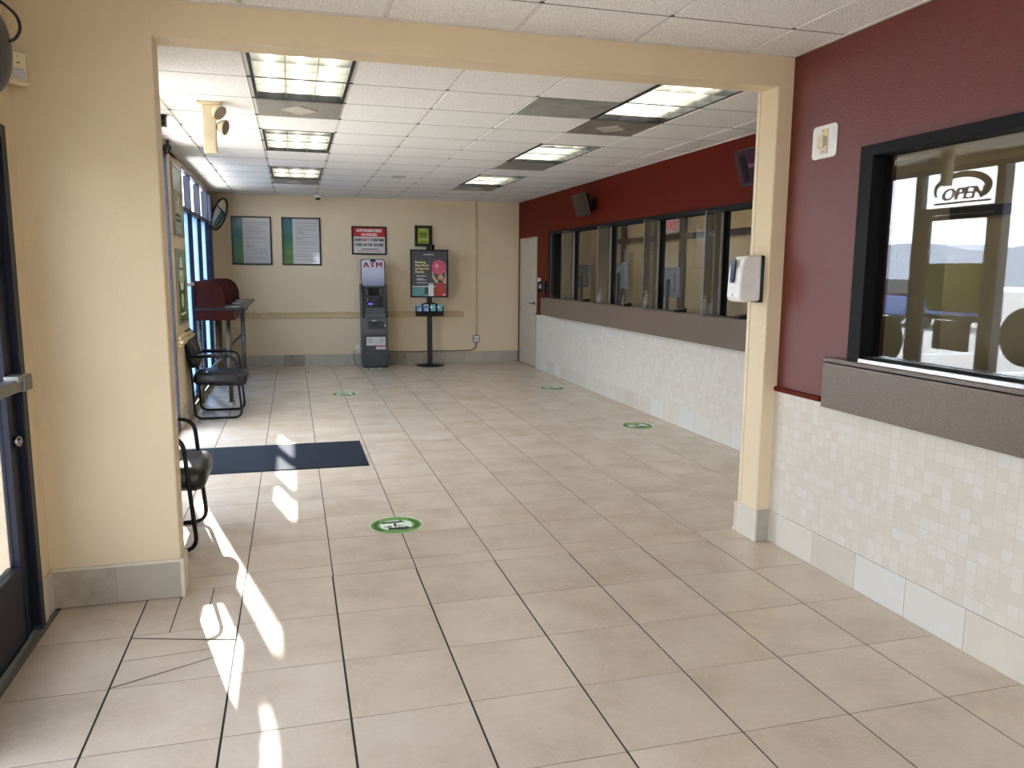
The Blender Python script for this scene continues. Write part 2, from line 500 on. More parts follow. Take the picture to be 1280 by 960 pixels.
wr.box(XR, XR + .14, 4.03, 11.26, 2.125, H + .22)
wr.box(XR, XR + .14, 4.03, 4.5, 0, 2.125)
wr.box(XR + .004, XR + .14, 4.5, 11.26, 0, 1.13)
struct('wall_right', wr, RED)
wf = MB()
wf.box(XF, XF + .16, 3.205, YA, .0, H + .22)
wf.box(XF, XF + .16, YF, 3.205, 2.138, H + .22)
wf.box(XF, XF + .16, YF, .3, 0, 2.138)
wf.box(XF + .004, XF + .16, .3, 3.205, 0, 1.13)
struct('wall_front_right', wf, REDF)
wt = MB(); wt.box(5.2, 5.3, YF, YB, 0, H + .22); wt.box(XF + .16, 5.2, YF - .1, YF, 0, H + .22)
wt.box(XR + .14, 5.2, 12.4, 12.5, 0, H + .22)
struct('wall_far_right', wt, TAN)
wz = MB()
wz.box(-1.27, -.9, YF - .12, YF, 0, H + .22); wz.box(2.3, XF + .16, YF - .12, YF, 0, H + .22)
wz.box(-.9, .68, YF - .12, YF, 0, H + .22); wz.box(-.9, 2.3, YF - .12, YF, 2.15, H + .22); wz.box(.68, 2.3, YF - .12, YF, 0, .1)
struct('wall_front', wz, CREAM)

# wainscots: mosaic field over a row of larger stone tiles
w = MB(); w.box(XR - .008, XR + .004, 4.03, 11.925, .185, .885); struct('trim_3', w, MOSAIC)
w = MB(); w.box(XF - .010, XF + .004, YF, YA, .185, .885); struct('trim_4', w, MOSAIC)
w = MB(); w.box(XR - .012, XR + .004, 4.03, 11.925, 0, .185); struct('baseboard_right', w, BASETY, .003)
w = MB(); w.box(XF - .013, XF + .004, YF, YA - .01, 0, .183); struct('baseboard_front_right', w, BASETY, .003)
w = MB(); w.box(XR - .014, XR + .004, 11.905, 11.935, .86, .885); w.box(XR - .02, XR, 11.71, 11.935, .868, .89); struct('trim_5', w, RED, .003)
w = MB(); w.rbox(XF - .022, XF + .004, 3.43, YA + .0, .885, .912, .006); struct('trim_6', w, RED)
# base tiles along the cream walls
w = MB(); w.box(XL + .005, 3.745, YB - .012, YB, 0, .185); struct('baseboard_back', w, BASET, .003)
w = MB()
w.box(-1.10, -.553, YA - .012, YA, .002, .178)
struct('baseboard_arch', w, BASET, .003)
w = MB()
w.box(-.553, -.541, YA - .012, 3.985, 0, .18)
w.box(2.541, 2.554, YA - .012, 4.03, 0, .185)
struct('baseboard_jamb', w, BASETY, .003)
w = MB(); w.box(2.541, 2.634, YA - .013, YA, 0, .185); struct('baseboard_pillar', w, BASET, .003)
w = MB(); w.box(-1.107, -1.093, 3.70, YA, .0, .185); w.box(XL, XL + .012, 4.0, 5.25, 0, .185); w.box(-1.088, -1.074, 8.0, 9.0, 0, .185); w.box(XL, XL + .012, 12.1, YB - .01, 0, .185)
struct('baseboard_left', w, BASETY, .003)
w = MB()
w.box(-1.10, -.541, YA - .015, YA - .0005, .178, .190)              # grout cap over the wing base tiles
w.rbox(-.556, -.538, YA - .016, YA + .004, 0, .185, .006)
w.rbox(2.535, 2.556, YA - .018, YA + .004, 0, .186, .006)
w.rbox(2.534, 2.552, 4.018, 4.034, 0, .186, .006)
w.rbox(-1.112, -1.088, 3.635, 3.705, 0, .186, .007)
w.lathe((2.545, YA - .008, 0), [(.016, 0), (.015, .012), (.009, .03), (.004, .033)], 10)
w.lathe((2.542, 4.027, 0), [(.016, 0), (.015, .012), (.009, .03), (.004, .033)], 10)
struct('trim_7', w, BULL)
w = MB()                                                                   # metal corner beads of the pillar and chair rails of the back wall
w.box(2.546, 2.553, 3.99, 4.0, .19, 2.54)
struct('trim_8', w, plain('pale_corner_bead', (222, 212, 184), .4))
w = MB()
w.rbox(XL + .01, 2.75, YB - .022, YB + .002, .845, .875, .008); w.rbox(XL + .01, 2.75, YB - .022, YB + .002, .775, .805, .008); w.box(XL + .01, 2.74, YB - .012, YB, .80, .85)
w.tube([(2.75, YB - .011, .86), (2.772, YB - .011, .845), (2.78, YB - .011, .825), (2.772, YB - .011, .805), (2.75, YB - .011, .79)], .012, 8)
struct('trim_9', w, plain('tan_chair_rail', (196, 174, 130), .45))

# ------------------------------------------------------------------ storefront on the left
def frame_rect(mb, y0, y1, z0, z1, w=.05, x0=-1.19, x1=-1.085):
    mb.box(x0, x1, y0, y0 + w, z0, z1); mb.box(x0, x1, y1 - w, y1, z0, z1)
    mb.box(x0, x1, y0 + w, y1 - w, z0, z0 + w); mb.box(max(x0, -1.142), x1, y0 + w, y1 - w, z1 - w, z1)

def pane_x(name, y0, y1, z0, z1, mat, parent, x=XL, label=None):
    m = MB(); m.box(x - .003, x + .003, y0, y1, z0, z1); return m.build(name, mat, parent, label=label)

# three bay window
f = MB()
ym = [9.0, 9.745, 10.665, 11.585, 12.1]
f.box(-1.19, -1.085, 9.0, 9.05, .09, 2.62); f.box(-1.19, -1.085, 12.05, 12.1, .09, 2.62); f.box(-1.19, -1.085, 9.05, 12.05, .09, .14); f.box(-1.136, -1.085, 9.05, 12.05, 2.595, 2.62)
for y in ym[1:-1]: f.box(-1.16, -1.085, y - .028, y + .028, .14, 2.595)
f.box(-1.18, -1.095, 9.05, 12.05, 2.17, 2.215)
win1 = f.build('window_1', NAVY, None, .003, kind='structure')
def child_pane(win, name, *a, **k):
    p = Vector(win.location); win['_abs'] = list(p); return pane_x(name, *a, win, **k)
for a, b in zip(ym, ym[1:]):
    child_pane(win1, 'transom_pane', a + .025, b - .025, 2.215, 2.595, TRANSOM)
    child_pane(win1, 'lower_pane', a + .025, b - .025, .14, 2.17, FILM)
m = MB(); m.rbox(-1.125, -1.07, 9.05, 12.05, 1.36, 1.395, .005); m.build('rail', plain('pale_rail', (206, 210, 214), .35), win1)

# sidelight, glass door, sidelight
f = MB(); frame_rect(f, 6.97, 8.0, 0, 2.62, .05); win2 = f.build('window_2', NAVY, None, .003, kind='structure')
child_pane(win2, 'pane', 7.02, 7.95, .05, 2.57, GLASS)
f = MB(); frame_rect(f, 5.25, 5.97, 0, 2.62, .05); win3 = f.build('window_3', NAVY, None, .003, kind='structure')
child_pane(win3, 'pane', 5.30, 5.92, .05, 2.57, GLASS)

def glass_door(name, y0, y1, ztop, bar_z, hinge, extra_transom):
    f = MB()
    f.box(-1.16, -1.085, y0 - .05, y0, 0, ztop); f.box(-1.16, -1.085, y1, y1 + .05, 0, ztop); f.box(-1.145, -1.085, y0, y1, ztop - .05, ztop)
    if extra_transom: f.box(-1.15, -1.085, y0, y1, 2.15, 2.22)
    d = f.build(name, NAVY, None, .003, kind='structure'); d['_abs'] = list(d.location)
    top = 2.15 if extra_transom else ztop - .05
    m = MB()
    m.box(-1.155, -1.115, y0 + .004, y0 + .10, .012, top - .004); m.box(-1.155, -1.115, y1 - .10, y1 - .004, .012, top - .004)
    m.box(-1.165, -1.115, y0 + .1, y1 - .1, .012, .33); m.box(-1.145, -1.115, y0 + .1, y1 - .1, top - .055, top - .004)
    lf = m.build('leaf', NAVY, d, .003)
    m = MB(); m.box(-1.143, -1.137, y0 + .1, y1 - .1, .33, top - .055); m.build('pane', GLASS if extra_transom else TINTD, lf)
    if extra_transom:
        m = MB(); m.box(-1.143, -1.137, y0, y1, 2.22, ztop - .05); m.build('transom_pane', GLASS, d)
    m = MB(); m.rbox(-1.105, -1.055, y0 + .05, y1 - .05, bar_z - .03, bar_z + .02, .008)
    for yy in (y0 + .05, y1 - .05): m.rbox(-1.13, -1.045, yy - .045, yy + .045, bar_z - .035, bar_z + .03, .006)
    m.build('push_bar', GREYM, lf)
    yl = y1 - .05 if hinge == 'near' else y0 + .05
    m = MB(); m.cyl((-1.118, yl, .845), (-1.095, yl, .845), .022, 18); m.cyl((-1.097, yl, .845), (-1.090, yl, .845), .014, 18); m.build('lock_cylinder', CHROME, lf)
    return d, lf
door1, leaf1 = glass_door('door_1', 2.70, 3.60, 2.11, 1.09, 'near', False)
m = MB(); m.box(-1.10, -1.05, 3.44, 3.55, 1.10, 1.125); m.build('bar_bracket', ALU, leaf1)
door2, leaf2 = glass_door('door_2', 6.02, 6.92, 2.62, 1.12, 'near', True)
# front storefront
f = MB(); frame_rect(f, -2.2, 2.65, .0, 2.11, .06)
for y in (-1.0, .22, 1.44): f.box(-1.19, -1.085, y - .03, y + .03, .06, 2.05)
win4 = f.build('window_4', NAVY, None, .003, kind='structure')
for a, b in zip((-2.14, -1.0, .22, 1.44), (-1.0, .22, 1.44, 2.59)): child_pane(win4, 'pane', a + .03, b - .03, .06, 2.05, TINTG if b < 1 else TINTD)
f = MB()
f.box(2.24, 2.3, YF - .09, YF - .01, .1, 2.15); f.box(.67, .73, YF - .09, YF - .01, .16, 2.09)
f.box(.73, 2.24, YF - .09, YF - .01, .1, .16); f.box(.73, 2.24, YF - .09, YF - .01, 2.09, 2.15)
win5 = f.build('window_5', NAVY, None, .003, kind='structure'); win5['_abs'] = list(win5.location)
for a, b in ((.73, 2.24),):
    m = MB(); m.box(a, b, YF - .053, YF - .047, .16, 2.09); m.build('pane', TINTG, win5)

# decals and signs on the glass of the far door
t = thing('sun_block_banner', 'lime green banner set to block sun on the glass door left of the teller hall', 'sign', (XL, 6.47, 1.17))  # lime panel put on the glass to block sun through the door
F_ = Flat((-1.1365, 6.06, 1.17), (0, 1, 0), (0, 0, 1), t)
F_.polys('backing', LIME, [[(.08, 0), (.72, 0), (.82, .49), (0, .49)]], .0, .003)
t = thing('window_sticker', 'dark green square sticker low on the glass door', 'sticker', (XL, 6.45, .78))
F_ = Flat((-1.1365, 6.21, .78), (0, 1, 0), (0, 0, 1), t)
F_.rect('backing', plain('deep_green_film', (18, 38, 36), .4), 0, .47, 0, .30, 0, .002)
for y, z, r, lab in ((5.60, .98, .27, 'round olive sticker on the near sidelight glass'), (7.33, .82, .26, 'round dark green sticker on the far sidelight glass')):
    m = MB(); m.prism(arc(0, 0, r, 0, 348, 29), (-1.1265, y, z), (0, 1, 0), (0, 0, 1), (.002, 0, 0))
    tag(m.build('window_sticker', plain('olive_film' if y < 6 else 'bottle_green_film', (112, 104, 62) if y < 6 else (44, 58, 40), .5)), lab, 'sticker')
# OPEN sign in the transom over the far door
t = thing('open_sign', 'brown OPEN sign with oval swoosh in the transom over the glass door', 'sign', (-1.15, 6.47, 2.24))
F_ = Flat((-1.147, 6.90, 2.235), (0, -1, 0), (0, 0, 1), t)
SIGNB = plain('sign_brown', (96, 78, 48), .5)
out = arc(.42, .17, .36, -35, 205, 26, .165); inn = arc(.40, .15, .30, 205, -35, 26, .125)
F_.polys('swoosh', SIGNB, [out + inn], 0, .01)
F_.text('lettering', SIGNB, 'OPEN', .16, .06, .17, .52, bold=.008, t=.01, shear=.25)
F_.bars('base_bar', SIGNB, [(.08, .78, .02, .04)], 0, .01)
# ------------------------------------------------------------------ teller glazing on the right
def right_window(name, x, y0, y1, z0, z1, mull, glass_m, lead):
    f = MB()
    f.box(x - .05, x + .06, y0, y0 + .05, z0, z1); f.box(x - .05, x + .06, y1 - lead, y1, z0, z1)
    f.box(x - .05, x + .06, y0 + .05, y1 - lead, z1 - .05, z1); f.box(x - .03, x + .06, y0 + .05, y1 - lead, z0, z0 + .03)
    for a, b in mull: f.box(x - .008, x + .06, a, b, z0 + .03, z1 - .05)
    w = f.build(name, BLACKF, None, .003, kind='structure'); w['_abs'] = list(w.location)
    ed = [y0 + .05] + [v for m_ in mull for v in m_] + [y1 - lead]
    for a, b in zip(ed[::2], ed[1::2]):
        m = MB(); m.box(x + .012, x + .020, a, b, z0 + .03, z1 - .05); m.build('pane', glass_m, w)
    return w
FILLPANEL = emit('added_panel_glow', (255, 248, 232), .9)
BLUEW = plain('pale_blue_paper', (176, 196, 214), .5)
DIVY = [6.34, 7.61, 8.90, 10.19]
win6 = right_window('window_6', XR, 4.5, 11.26, 1.13, 2.14, [(5.05, 5.19)] + [(y, y + .14) for y in DIVY], GLASS, .29)
m = MB(); m.box(XR - .056, XR - .048, 11.085, 11.10, 1.16, 2.09); m.build('edge_strip', ALU, win6)
win7 = right_window('window_7', XF, .3, 3.205, 1.13, 2.14, [], GLASSF, .085)
m = MB(); m.box(XF - .055, XF - .02, .35, 3.12, 1.128, 1.150); m.box(XF - .02, XF + .01, .35, 3.12, 1.128, 1.162); m.build('sill_strip', CHROME, win7, .003)
m = MB(); m.box(XF - .02, XF - .004, 3.126, 3.134, 1.15, 2.09); m.build('edge_strip', ALU, win7)

o = MB(); o.rbox(3.57, 3.749, 4.035, 11.17, 1.125, 1.163, .004, 2); o.box(3.57, 3.60, 4.035, 11.17, .905, 1.13); o.box(3.60, 3.745, 11.14, 11.165, .905, 1.13); o.box(3.6, 3.745, 4.035, 11.14, .905, .93)
tag(o.build('teller_ledge', LEDGE), 'long brown speckled ledge under the row of far teller windows', 'ledge')
o = MB(); o.rbox(2.58, 2.644, .3, 3.355, 1.10, 1.130, .004, 2); o.box(2.58, 2.605, .3, 3.355, .877, 1.11); o.box(2.605, 2.642, 3.33, 3.35, .877, 1.11); o.box(2.605, 2.642, .3, 3.33, .877, .90)
tag(o.build('teller_ledge', LEDGE), 'brown speckled ledge under the large front teller window at right', 'ledge')

names = ['nearest the sanitizer dispenser', 'second from the sanitizer dispenser', 'third from the sanitizer dispenser', 'farthest, nearest the putty door']
for y, nm in zip(DIVY, names):
    t = thing('privacy_divider', 'hazy acrylic divider on the far teller ledge, ' + nm, 'divider', (3.63, y, 1.163), group='acrylic dividers between teller windows')
    m = MB(); m.box(3.562, 3.712, y - .004, y + .004, 1.168, 2.085); m.build('panel', ACRYL, t)
    m = MB(); m.box(3.554, 3.564, y - .006, y + .006, 1.163, 2.093); m.box(3.564, 3.735, y - .006, y + .006, 2.083, 2.093); m.box(3.564, 3.735, y - .008, y + .008, 1.163, 1.17)
    m.build('edge_trim', ALU, t, .001)
    m = MB(); m.box(3.715, 3.735, y - .010, y + .010, 1.17, 2.083); m.build('wall_bracket', ALU, t, .002)

# pump bottles behind three of the dividers
CLEARP = film('clear_bottle', (226, 234, 234), .45, (.85, .9, .9), .2)
def pump_bottle(x, y, z, lab, k=1.0):
    t = thing('sanitizer_bottle', lab, 'bottle', (x, y, z), group='pump bottles on the teller ledge')
    m = MB(); m.lathe((x, y, z), [(r * k, h * k) for r, h in ((.030, 0), (.034, .006), (.034, .085), (.026, .105), (.014, .118), (.013, .124))], 18); m.build('body', CLEARP, t)
    m = MB(); m.lathe((x, y, z + .122 * k), [(.015 * k, 0), (.015 * k, .02 * k), (.005 * k, .022 * k), (.005 * k, .045 * k), (.012 * k, .046 * k), (.012 * k, .058 * k)], 14)
    m.tube([(x, y, z + .174 * k), (x - .02 * k, y, z + .176 * k), (x - .042 * k, y, z + .168 * k)], .005 * k, 8); m.build('pump', WHITE, t)
    m = MB(); m.lathe((x, y, z + .03 * k), [(.0348 * k, 0), (.0348 * k, .04 * k)], 18); m.build('label_band', PAPER, t)
    return t
pump_bottle(3.655, 6.46, 1.163, 'clear pump bottle behind the divider nearest the sanitizer dispenser', 1.0)
pump_bottle(3.665, 7.73, 1.163, 'clear pump bottle behind the second divider from the sanitizer dispenser', 1.05)
pump_bottle(3.655, 9.02, 1.163, 'clear pump bottle behind the third divider from the sanitizer dispenser', 1.0)

for y, nm in ((7.95, 'at the middle teller window'), (6.75, 'at the second nearest teller window')):
    t = thing('leaflet_rack', 'small rack of white leaflets standing inside the glass ' + nm, 'leaflet rack', (3.87, y, 1.125), group='leaflet racks behind the teller glass')
    m = MB(); m.box(3.83, 3.92, y - .10, y + .10, 1.125, 1.135); m.box(3.912, 3.92, y - .10, y + .10, 1.135, 1.22); m.box(3.83, 3.834, y - .10, y + .10, 1.135, 1.16); m.box(3.85, 3.90, y - .04, y + .04, 1.02, 1.125); m.build('holder', BLACK, t)
    for k in range(4):
        yy = y - .095 + k * .05
        m = MB(); m.prism([(0, 0), (.042, 0), (.040, .15 - .018 * k), (.006, .158 - .018 * k)], (3.845 + .014 * k, yy, 1.136), (0, 1, 0), (.12, 0, 1), (.003, 0, 0)); m.build('leaflet', BLUEW if k % 2 else PAPER, t)

# card readers and cables on the ledge
for i, (y, nm) in enumerate(((10.72, 'at the farthest teller window'), (9.55, 'at the second farthest teller window'), (8.25, 'at the middle teller window'), (6.95, 'at the second nearest teller window'), (5.85, 'at the teller window beside the pillar'))):
    t = thing('card_reader', 'low black card reader on the ledge ' + nm, 'card reader', (3.68, y, 1.163), group='card readers on the teller ledge')
    m = MB(); m.prism([(-.05, 0), (.05, 0), (.05, .042), (-.05, .022)], (3.66, y - .045, 1.1635), (1, 0, 0), (0, 0, 1), (0, .09, 0)); m.build('body', BLACK, t, .004)
    m = MB(); m.tube(fillet([(3.70, y + .04, 1.175), (3.705, y + .12, 1.17), (3.66, y + .22, 1.1685), (3.69, y + .36, 1.1685)], .05), .0045, 6); m.build('cable', BLACK, t)

# teller side of the glass: desks, monitors, chairs, casings, exit sign
o = MB(); o.rbox(3.93, 4.62, 4.05, 11.6, .72, .76, .004, 2); o.box(3.94, 3.97, 4.05, 11.6, 0, .72); o.box(4.58, 4.61, 4.1, 11.5, .0, .1)
for y in (4.06, 6.4, 8.9, 11.55): o.box(3.97, 4.6, y, y + .03, 0, .72)
tag(o.build('teller_desk', plain('grey_brown_desk', (92, 82, 70), .5)), 'long grey desk behind the far teller windows', 'desk')
o = MB(); o.rbox(2.84, 3.55, .2, 3.6, .72, .76, .004, 2); o.box(2.82, 2.85, .2, 3.6, 0, .72); o.box(2.85, 3.5, .25, .28, 0, .72); o.box(2.85, 3.5, 3.5, 3.53, 0, .72)
tag(o.build('teller_desk', plain('dark_desk', (50, 46, 42), .5)), 'dark desk behind the large front teller window', 'desk')
MONG = plain('monitor_grey', (86, 90, 94), .45)
def monitor(x, y, z0, w, h, base, lab, mat=MONG):
    t = thing('monitor', lab, 'monitor', (x, y, base), group='monitors behind the teller glass')
    m = MB(); m.rbox(x, x + .03, y - w / 2, y + w / 2, z0, z0 + h, .006, 2); m.rbox(x - .012, x + .002, y - w * .28, y + w * .28, z0 + h * .2, z0 + h * .8, .005, 2); m.build('housing', mat, t)
    m = MB(); m.box(x + .030, x + .032, y - w / 2 + .015, y + w / 2 - .015, z0 + .02, z0 + h - .015); m.build('screen', BLACKG, t)
    m = MB(); m.rbox(x - .05, x - .015, y - .025, y + .025, base + .015, z0 + h * .6, .006, 2); m.rbox(x - .10, x + .08, y - .1, y + .1, base, base + .02, .008, 2); m.box(x - .02, x, y - .02, y + .02, z0 + h * .4, z0 + h * .6); m.build('stand', BLACK, t)
for y, z0, nm in ((11.30, 1.31, 'in the farthest teller window'), (9.91, 1.33, 'in the second farthest teller window'), (8.44, 1.26, 'in the teller window under the exit sign'), (6.02, 1.28, 'in the teller window beside the pillar')):
    monitor(4.3, y, z0, .46, .345, .76, 'grey back of a monitor ' + nm)
def office_chair(x, y, lab, hgt, mat):
    t = thing('office_chair', lab, 'chair', (x, y, 0), group='office chairs behind the teller glass')
    m = MB(); m.rbox(x - .24, x + .24, y - .24, y + .24, .46, .54, .035, 3); m.build('seat', mat, t)
    m = MB(); m.prism([(-.21, .62)] + arc(0, hgt - .17, .21, 180, 0, 14, .17)[::1] + [(.21, .62)], (x + .22, y, 0), (0, 1, 0), (0, 0, 1), (.06, 0, 0)); m.rbox(x + .27, x + .30, y - .03, y + .03, .46, .8, .006, 2); m.build('backrest', mat, t, .012)
    m = MB(); m.cyl((x, y, .08), (x, y, .47), .028, 14)
    for a in range(5): m.tube([(x, y, .10), (x + .28 * cos(a * 1.2566), y + .28 * sin(a * 1.2566), .07)], [.022, .014], 8)
    m.build('base', BLACK, t)
    for a in range(5):
        m = MB(); cx_, cy_ = x + .28 * cos(a * 1.2566), y + .28 * sin(a * 1.2566); m.cyl((cx_ - .02, cy_, .03), (cx_ + .02, cy_, .03), .03, 14); m.build('caster', BLACK, t)
DCH = plain('grey_chair_fabric', (60, 58, 58), .8)
office_chair(4.86, 7.35, 'grey office chair at the teller window second nearest the pillar', 1.30, DCH)
office_chair(4.05, 2.75, 'dark office chair with arched back behind the front teller window', 1.42, plain('plum_chair_fabric', (42, 34, 42), .8))
cb = MB(); cb.box(4.75, 5.18, 2.6, 3.5, 0, 1.5); cb.box(4.735, 4.75, 2.62, 3.04, .05, 1.47); cb.box(4.735, 4.75, 3.06, 3.48, .05, 1.47)
tag(cb.build('storage_cabinet', plain('dark_cabinet', (44, 38, 44), .5), None, .004), 'tall dark cabinet behind the front teller window', 'cabinet')
cs = MB()
cs.box(5.17, 5.2, 4.0, 12.4, 2.00, 2.08)
for y in (9.05, 9.75, 10.9, 11.75): cs.box(5.168, 5.2, y, y + .17, 0, 2.62)
struct('trim_10', cs, BROWN, .003)
t = thing('exit_sign', 'red lettered EXIT sign inside the teller room', 'sign', (5.13, 10.08, 2.12))
m = MB(); m.rbox(5.135, 5.168, 9.90, 10.27, 2.10, 2.30, .006, 2); m.build('housing', WHITE, t)
Flat((5.1345, 10.27, 2.10), (0, -1, 0), (0, 0, 1), t).text('lettering', emit('exit_red', (206, 62, 56), .16), 'EXIT', .035, .035, .17, .30, bold=.004)
monitor(3.25, 2.15, .82, .44, .28, .76, 'black monitor low behind the front teller window', BLACK)
t = thing('desk_bin', 'blue bin on the desk behind the front teller window', 'bin', (3.2, 3.1, .76))
m = MB(); m.lathe((3.2, 3.15, .76), [(.10, 0), (.13, .26), (.136, .262), (.136, .275), (.122, .275), (.095, .01)], 20); m.build('body', plain('bin_blue', (30, 62, 120), .4), t)

for y, nm in ((1.8, 'nearest the front window'), (6.2, 'nearest the pillar'), (8.6, 'in the middle of the row'), (11.0, 'at the far end')):  # unseen lights added to brighten the room behind the teller glass
    t = thing('added_panel_light', 'added ceiling fill light panel in the teller room, ' + nm, 'ceiling light', (4.45, y, H), group='added fill panels of the teller room')
    m = MB(); m.box(4.15, 4.75, y - .6, y - .58, H - .02, H); m.box(4.15, 4.75, y + .58, y + .6, H - .02, H); m.box(4.15, 4.17, y - .58, y + .58, H - .02, H); m.box(4.73, 4.75, y - .58, y + .58, H - .02, H); m.build('frame', TEE, t)
    m = MB(); m.box(4.17, 4.73, y - .58, y + .58, H - .012, H - .002); m.build('diffuser', FILLPANEL, t)

# ------------------------------------------------------------------ putty door and what hangs beside it
d = MB(); d.box(XR - .006, XR + .05, 11.955, 12.865, .012, 2.065); door3 = d.build('door_3', DOORP, None, .003, kind='structure'); door3['_abs'] = list(door3.location)
m = MB(); m.box(XR - .012, XR + .06, 11.93, 11.955, 0, 2.09); m.box(XR - .012, XR + .06, 12.865, 12.89, 0, 2.09); m.box(XR - .012, XR + .06, 11.955, 12.865, 2.065, 2.09); m.build('frame', plain('putty_frame', (170, 158, 140), .45), door3, .003)
m = MB(); m.cyl((XR - .008, 12.03, 1.04), (XR - .02, 12.03, 1.04), .032, 18); m.tube(fillet([(XR - .015, 12.03, 1.04), (XR - .06, 12.03, 1.04), (XR - .06, 12.16, 1.04)], .02), .010, 10); m.build('door_lever', CHROME, door3)
for z in (.22, 1.05, 1.78):
    m = MB(); m.cyl((XR - .014, 12.866, z - .05), (XR - .014, 12.866, z + .05), .009, 10); m.build('hinge', ALU, door3)
m = MB(); m.box(XR - .0, XR + .04, 11.955, 12.865, .0, .012); m.build('bottom_gap', BLACK, door3)
t = thing('doorbell_panel', 'small white bell panel on the red wall beside the putty door', 'panel', (XR, 11.79, 1.35))
m = MB(); m.rbox(XR - .022, XR, 11.735, 11.835, 1.345, 1.445, .004, 2); m.build('housing', WHITE, t)
m = MB(); m.cyl((XR - .020, 11.785, 1.42), (XR - .027, 11.785, 1.42), .010, 14); m.build('button', BLACK, t)
m = MB()
for k in range(3): m.box(XR - .0235, XR - .0215, 11.765, 11.805, 1.360 + k * .012, 1.365 + k * .012)
m.build('speaker_slots', GREYM, t)
t = thing('notice_card', 'small pale card on the red wall under the white bell panel', 'card', (XR, 11.78, 1.28))
m = MB(); m.box(XR - .004, XR, 11.735, 11.825, 1.282, 1.335); m.build('card', PAPER, t)
t = thing('wall_phone', 'black wall phone on the red wall left of the far teller windows', 'phone', (XR, 11.55, 1.2))
m = MB(); m.rbox(XR - .05, XR, 11.44, 11.62, 1.215, 1.40, .015, 3); m.build('body', BLACK, t)
m = MB(); m.tube([(XR - .055, 11.585, 1.385), (XR - .085, 11.585, 1.37), (XR - .09, 11.585, 1.31), (XR - .085, 11.585, 1.25), (XR - .055, 11.585, 1.235)], [.022, .02, .013, .02, .022], 10); m.build('handset', BLACKG, t)
m = MB(); m.cyl((XR - .05, 11.50, 1.345), (XR - .056, 11.50, 1.345), .014, 14); m.build('badge', CHROME, t)
m = MB(); m.tube(fillet([(XR - .03, 11.53, 1.215), (XR - .03, 11.53, 1.17), (XR - .03, 11.50, 1.168), (XR - .03, 11.45, 1.18)], .01), .006, 6); m.build('cord', BLACK, t)

# televisions tilted down from the red wall
def tv(y0, y1, lab, screen):
    t = thing('television', lab, 'television', (XR, (y0 + y1) / 2, 2.25))
    w = y1 - y0
    M_ = Matrix.Translation((3.575, (y0 + y1) / 2, 2.395)) @ Matrix.Rotation(R(-17), 4, 'Y')
    m = MB(); m.rbox(-.02, .02, -w / 2, w / 2, -.145, .145, .006, 2, M_); m.build('bezel', BLACK, t)
    m = MB(); m.rbox(.018, .075, -w * .4, w * .4, -.115, .12, .02, 3, M_); m.build('back_shell', BLACK, t)
    m = MB(); m.box(-.0215, -.0200, -w / 2 + .016, w / 2 - .016, -.125, .132, M_); m.build('screen', screen, t)
    m = MB(); m.box(-.0195, .016, -w / 2 - .0015, -w / 2 + .001, -.143, .143, M_); m.build('side_trim', ALU, t)
    m = MB(); m.rbox(3.70, XR, (y0 + y1) / 2 - .06, (y0 + y1) / 2 + .06, 2.33, 2.47, .005, 2); m.tube([(3.62, (y0 + y1) / 2, 2.39), (3.71, (y0 + y1) / 2, 2.40)], .02, 10); m.build('wall_mount', BLACK, t)
    return t, M_, w
DIMS = NT('dark_brown_screen'); DIMS.base(DIMS.ramp(DIMS.noise(3.0), [(.3, lin((30, 17, 10))), (.7, lin((42, 26, 16)))])); DIMS.set(.25)
PURS = emit('dim_purple_screen', (46, 14, 34), .09); PURS.node_tree.nodes['Principled BSDF'].inputs['Roughness'].default_value = .2
tv(9.33, 9.77, 'small black television high on the red wall near the putty door', DIMS.m)
t, M_, w_ = tv(5.42, 5.86, 'small black television high on the red wall, half hidden by the cream pillar', PURS)
m = MB(); m.box(-.0222, -.0214, .06, .15, -.095, .10, M_); m.build('screen_banner', BLACKG, t)
m = MB(); m.box(-.0222, -.0214, -.15, .05, .015, .021, M_); m.box(-.0222, -.0214, -.15, .05, -.002, .004, M_); m.build('screen_lines', emit('dim_lilac', (120, 70, 110), .2), t)

# soap dispenser on the pillar, dimmer on the red wall
t = thing('sanitizer_dispenser', 'white hand sanitizer dispenser on the cream pillar', 'dispenser', (2.48, 3.94, 1.385))
m = MB()
pr = [(.0, .008), (.10, .0), (.128, .006), (.138, .03), (.130, .19), (.112, .236), (.085, .255), (.0, .262)]
m.prism(pr, (2.532, 3.868, 1.386), (-1, 0, 0), (0, 0, 1), (0, .132, 0)); m.build('cover', WHITE, t, .012)
m = MB(); m.rbox(2.528, 2.552, 3.870, 4.000, 1.384, 1.646, .006, 2); m.build('back_plate', BLACK, t)
m = MB(); q = [(-.018, .0)] + [(p[0], p[1] + .095) for p in arc(0, 0, .024, 150, 30, 8)] + [(.018, 0)] + arc(0, 0, .018, 0, -180, 8)
m.prism(q, (2.3955, 3.934, 1.51), (0, 1, 0), (.055, 0, 1), (-.012, 0, 0)); m.build('level_window', BLACKG, t, .002)
m = MB(); m.cyl((2.393, 3.934, 1.425), (2.399, 3.934, 1.425), .006, 12); m.build('indicator', GREYM, t)
SLOTB = plain('slot_brown', (70, 60, 46), .6)
t = thing('dimmer_switch', 'ivory dimmer switch on a white plate on the red wall by the pillar', 'switch', (XF, 3.535, 2.135))
m = MB(); m.prism(rrect(-.095, .095, 0, .165, .022), (XF, 3.535, 2.133), (0, 1, 0), (0, 0, 1), (-.006, 0, 0)); m.build('cover_plate', WHITE, t, .0015)
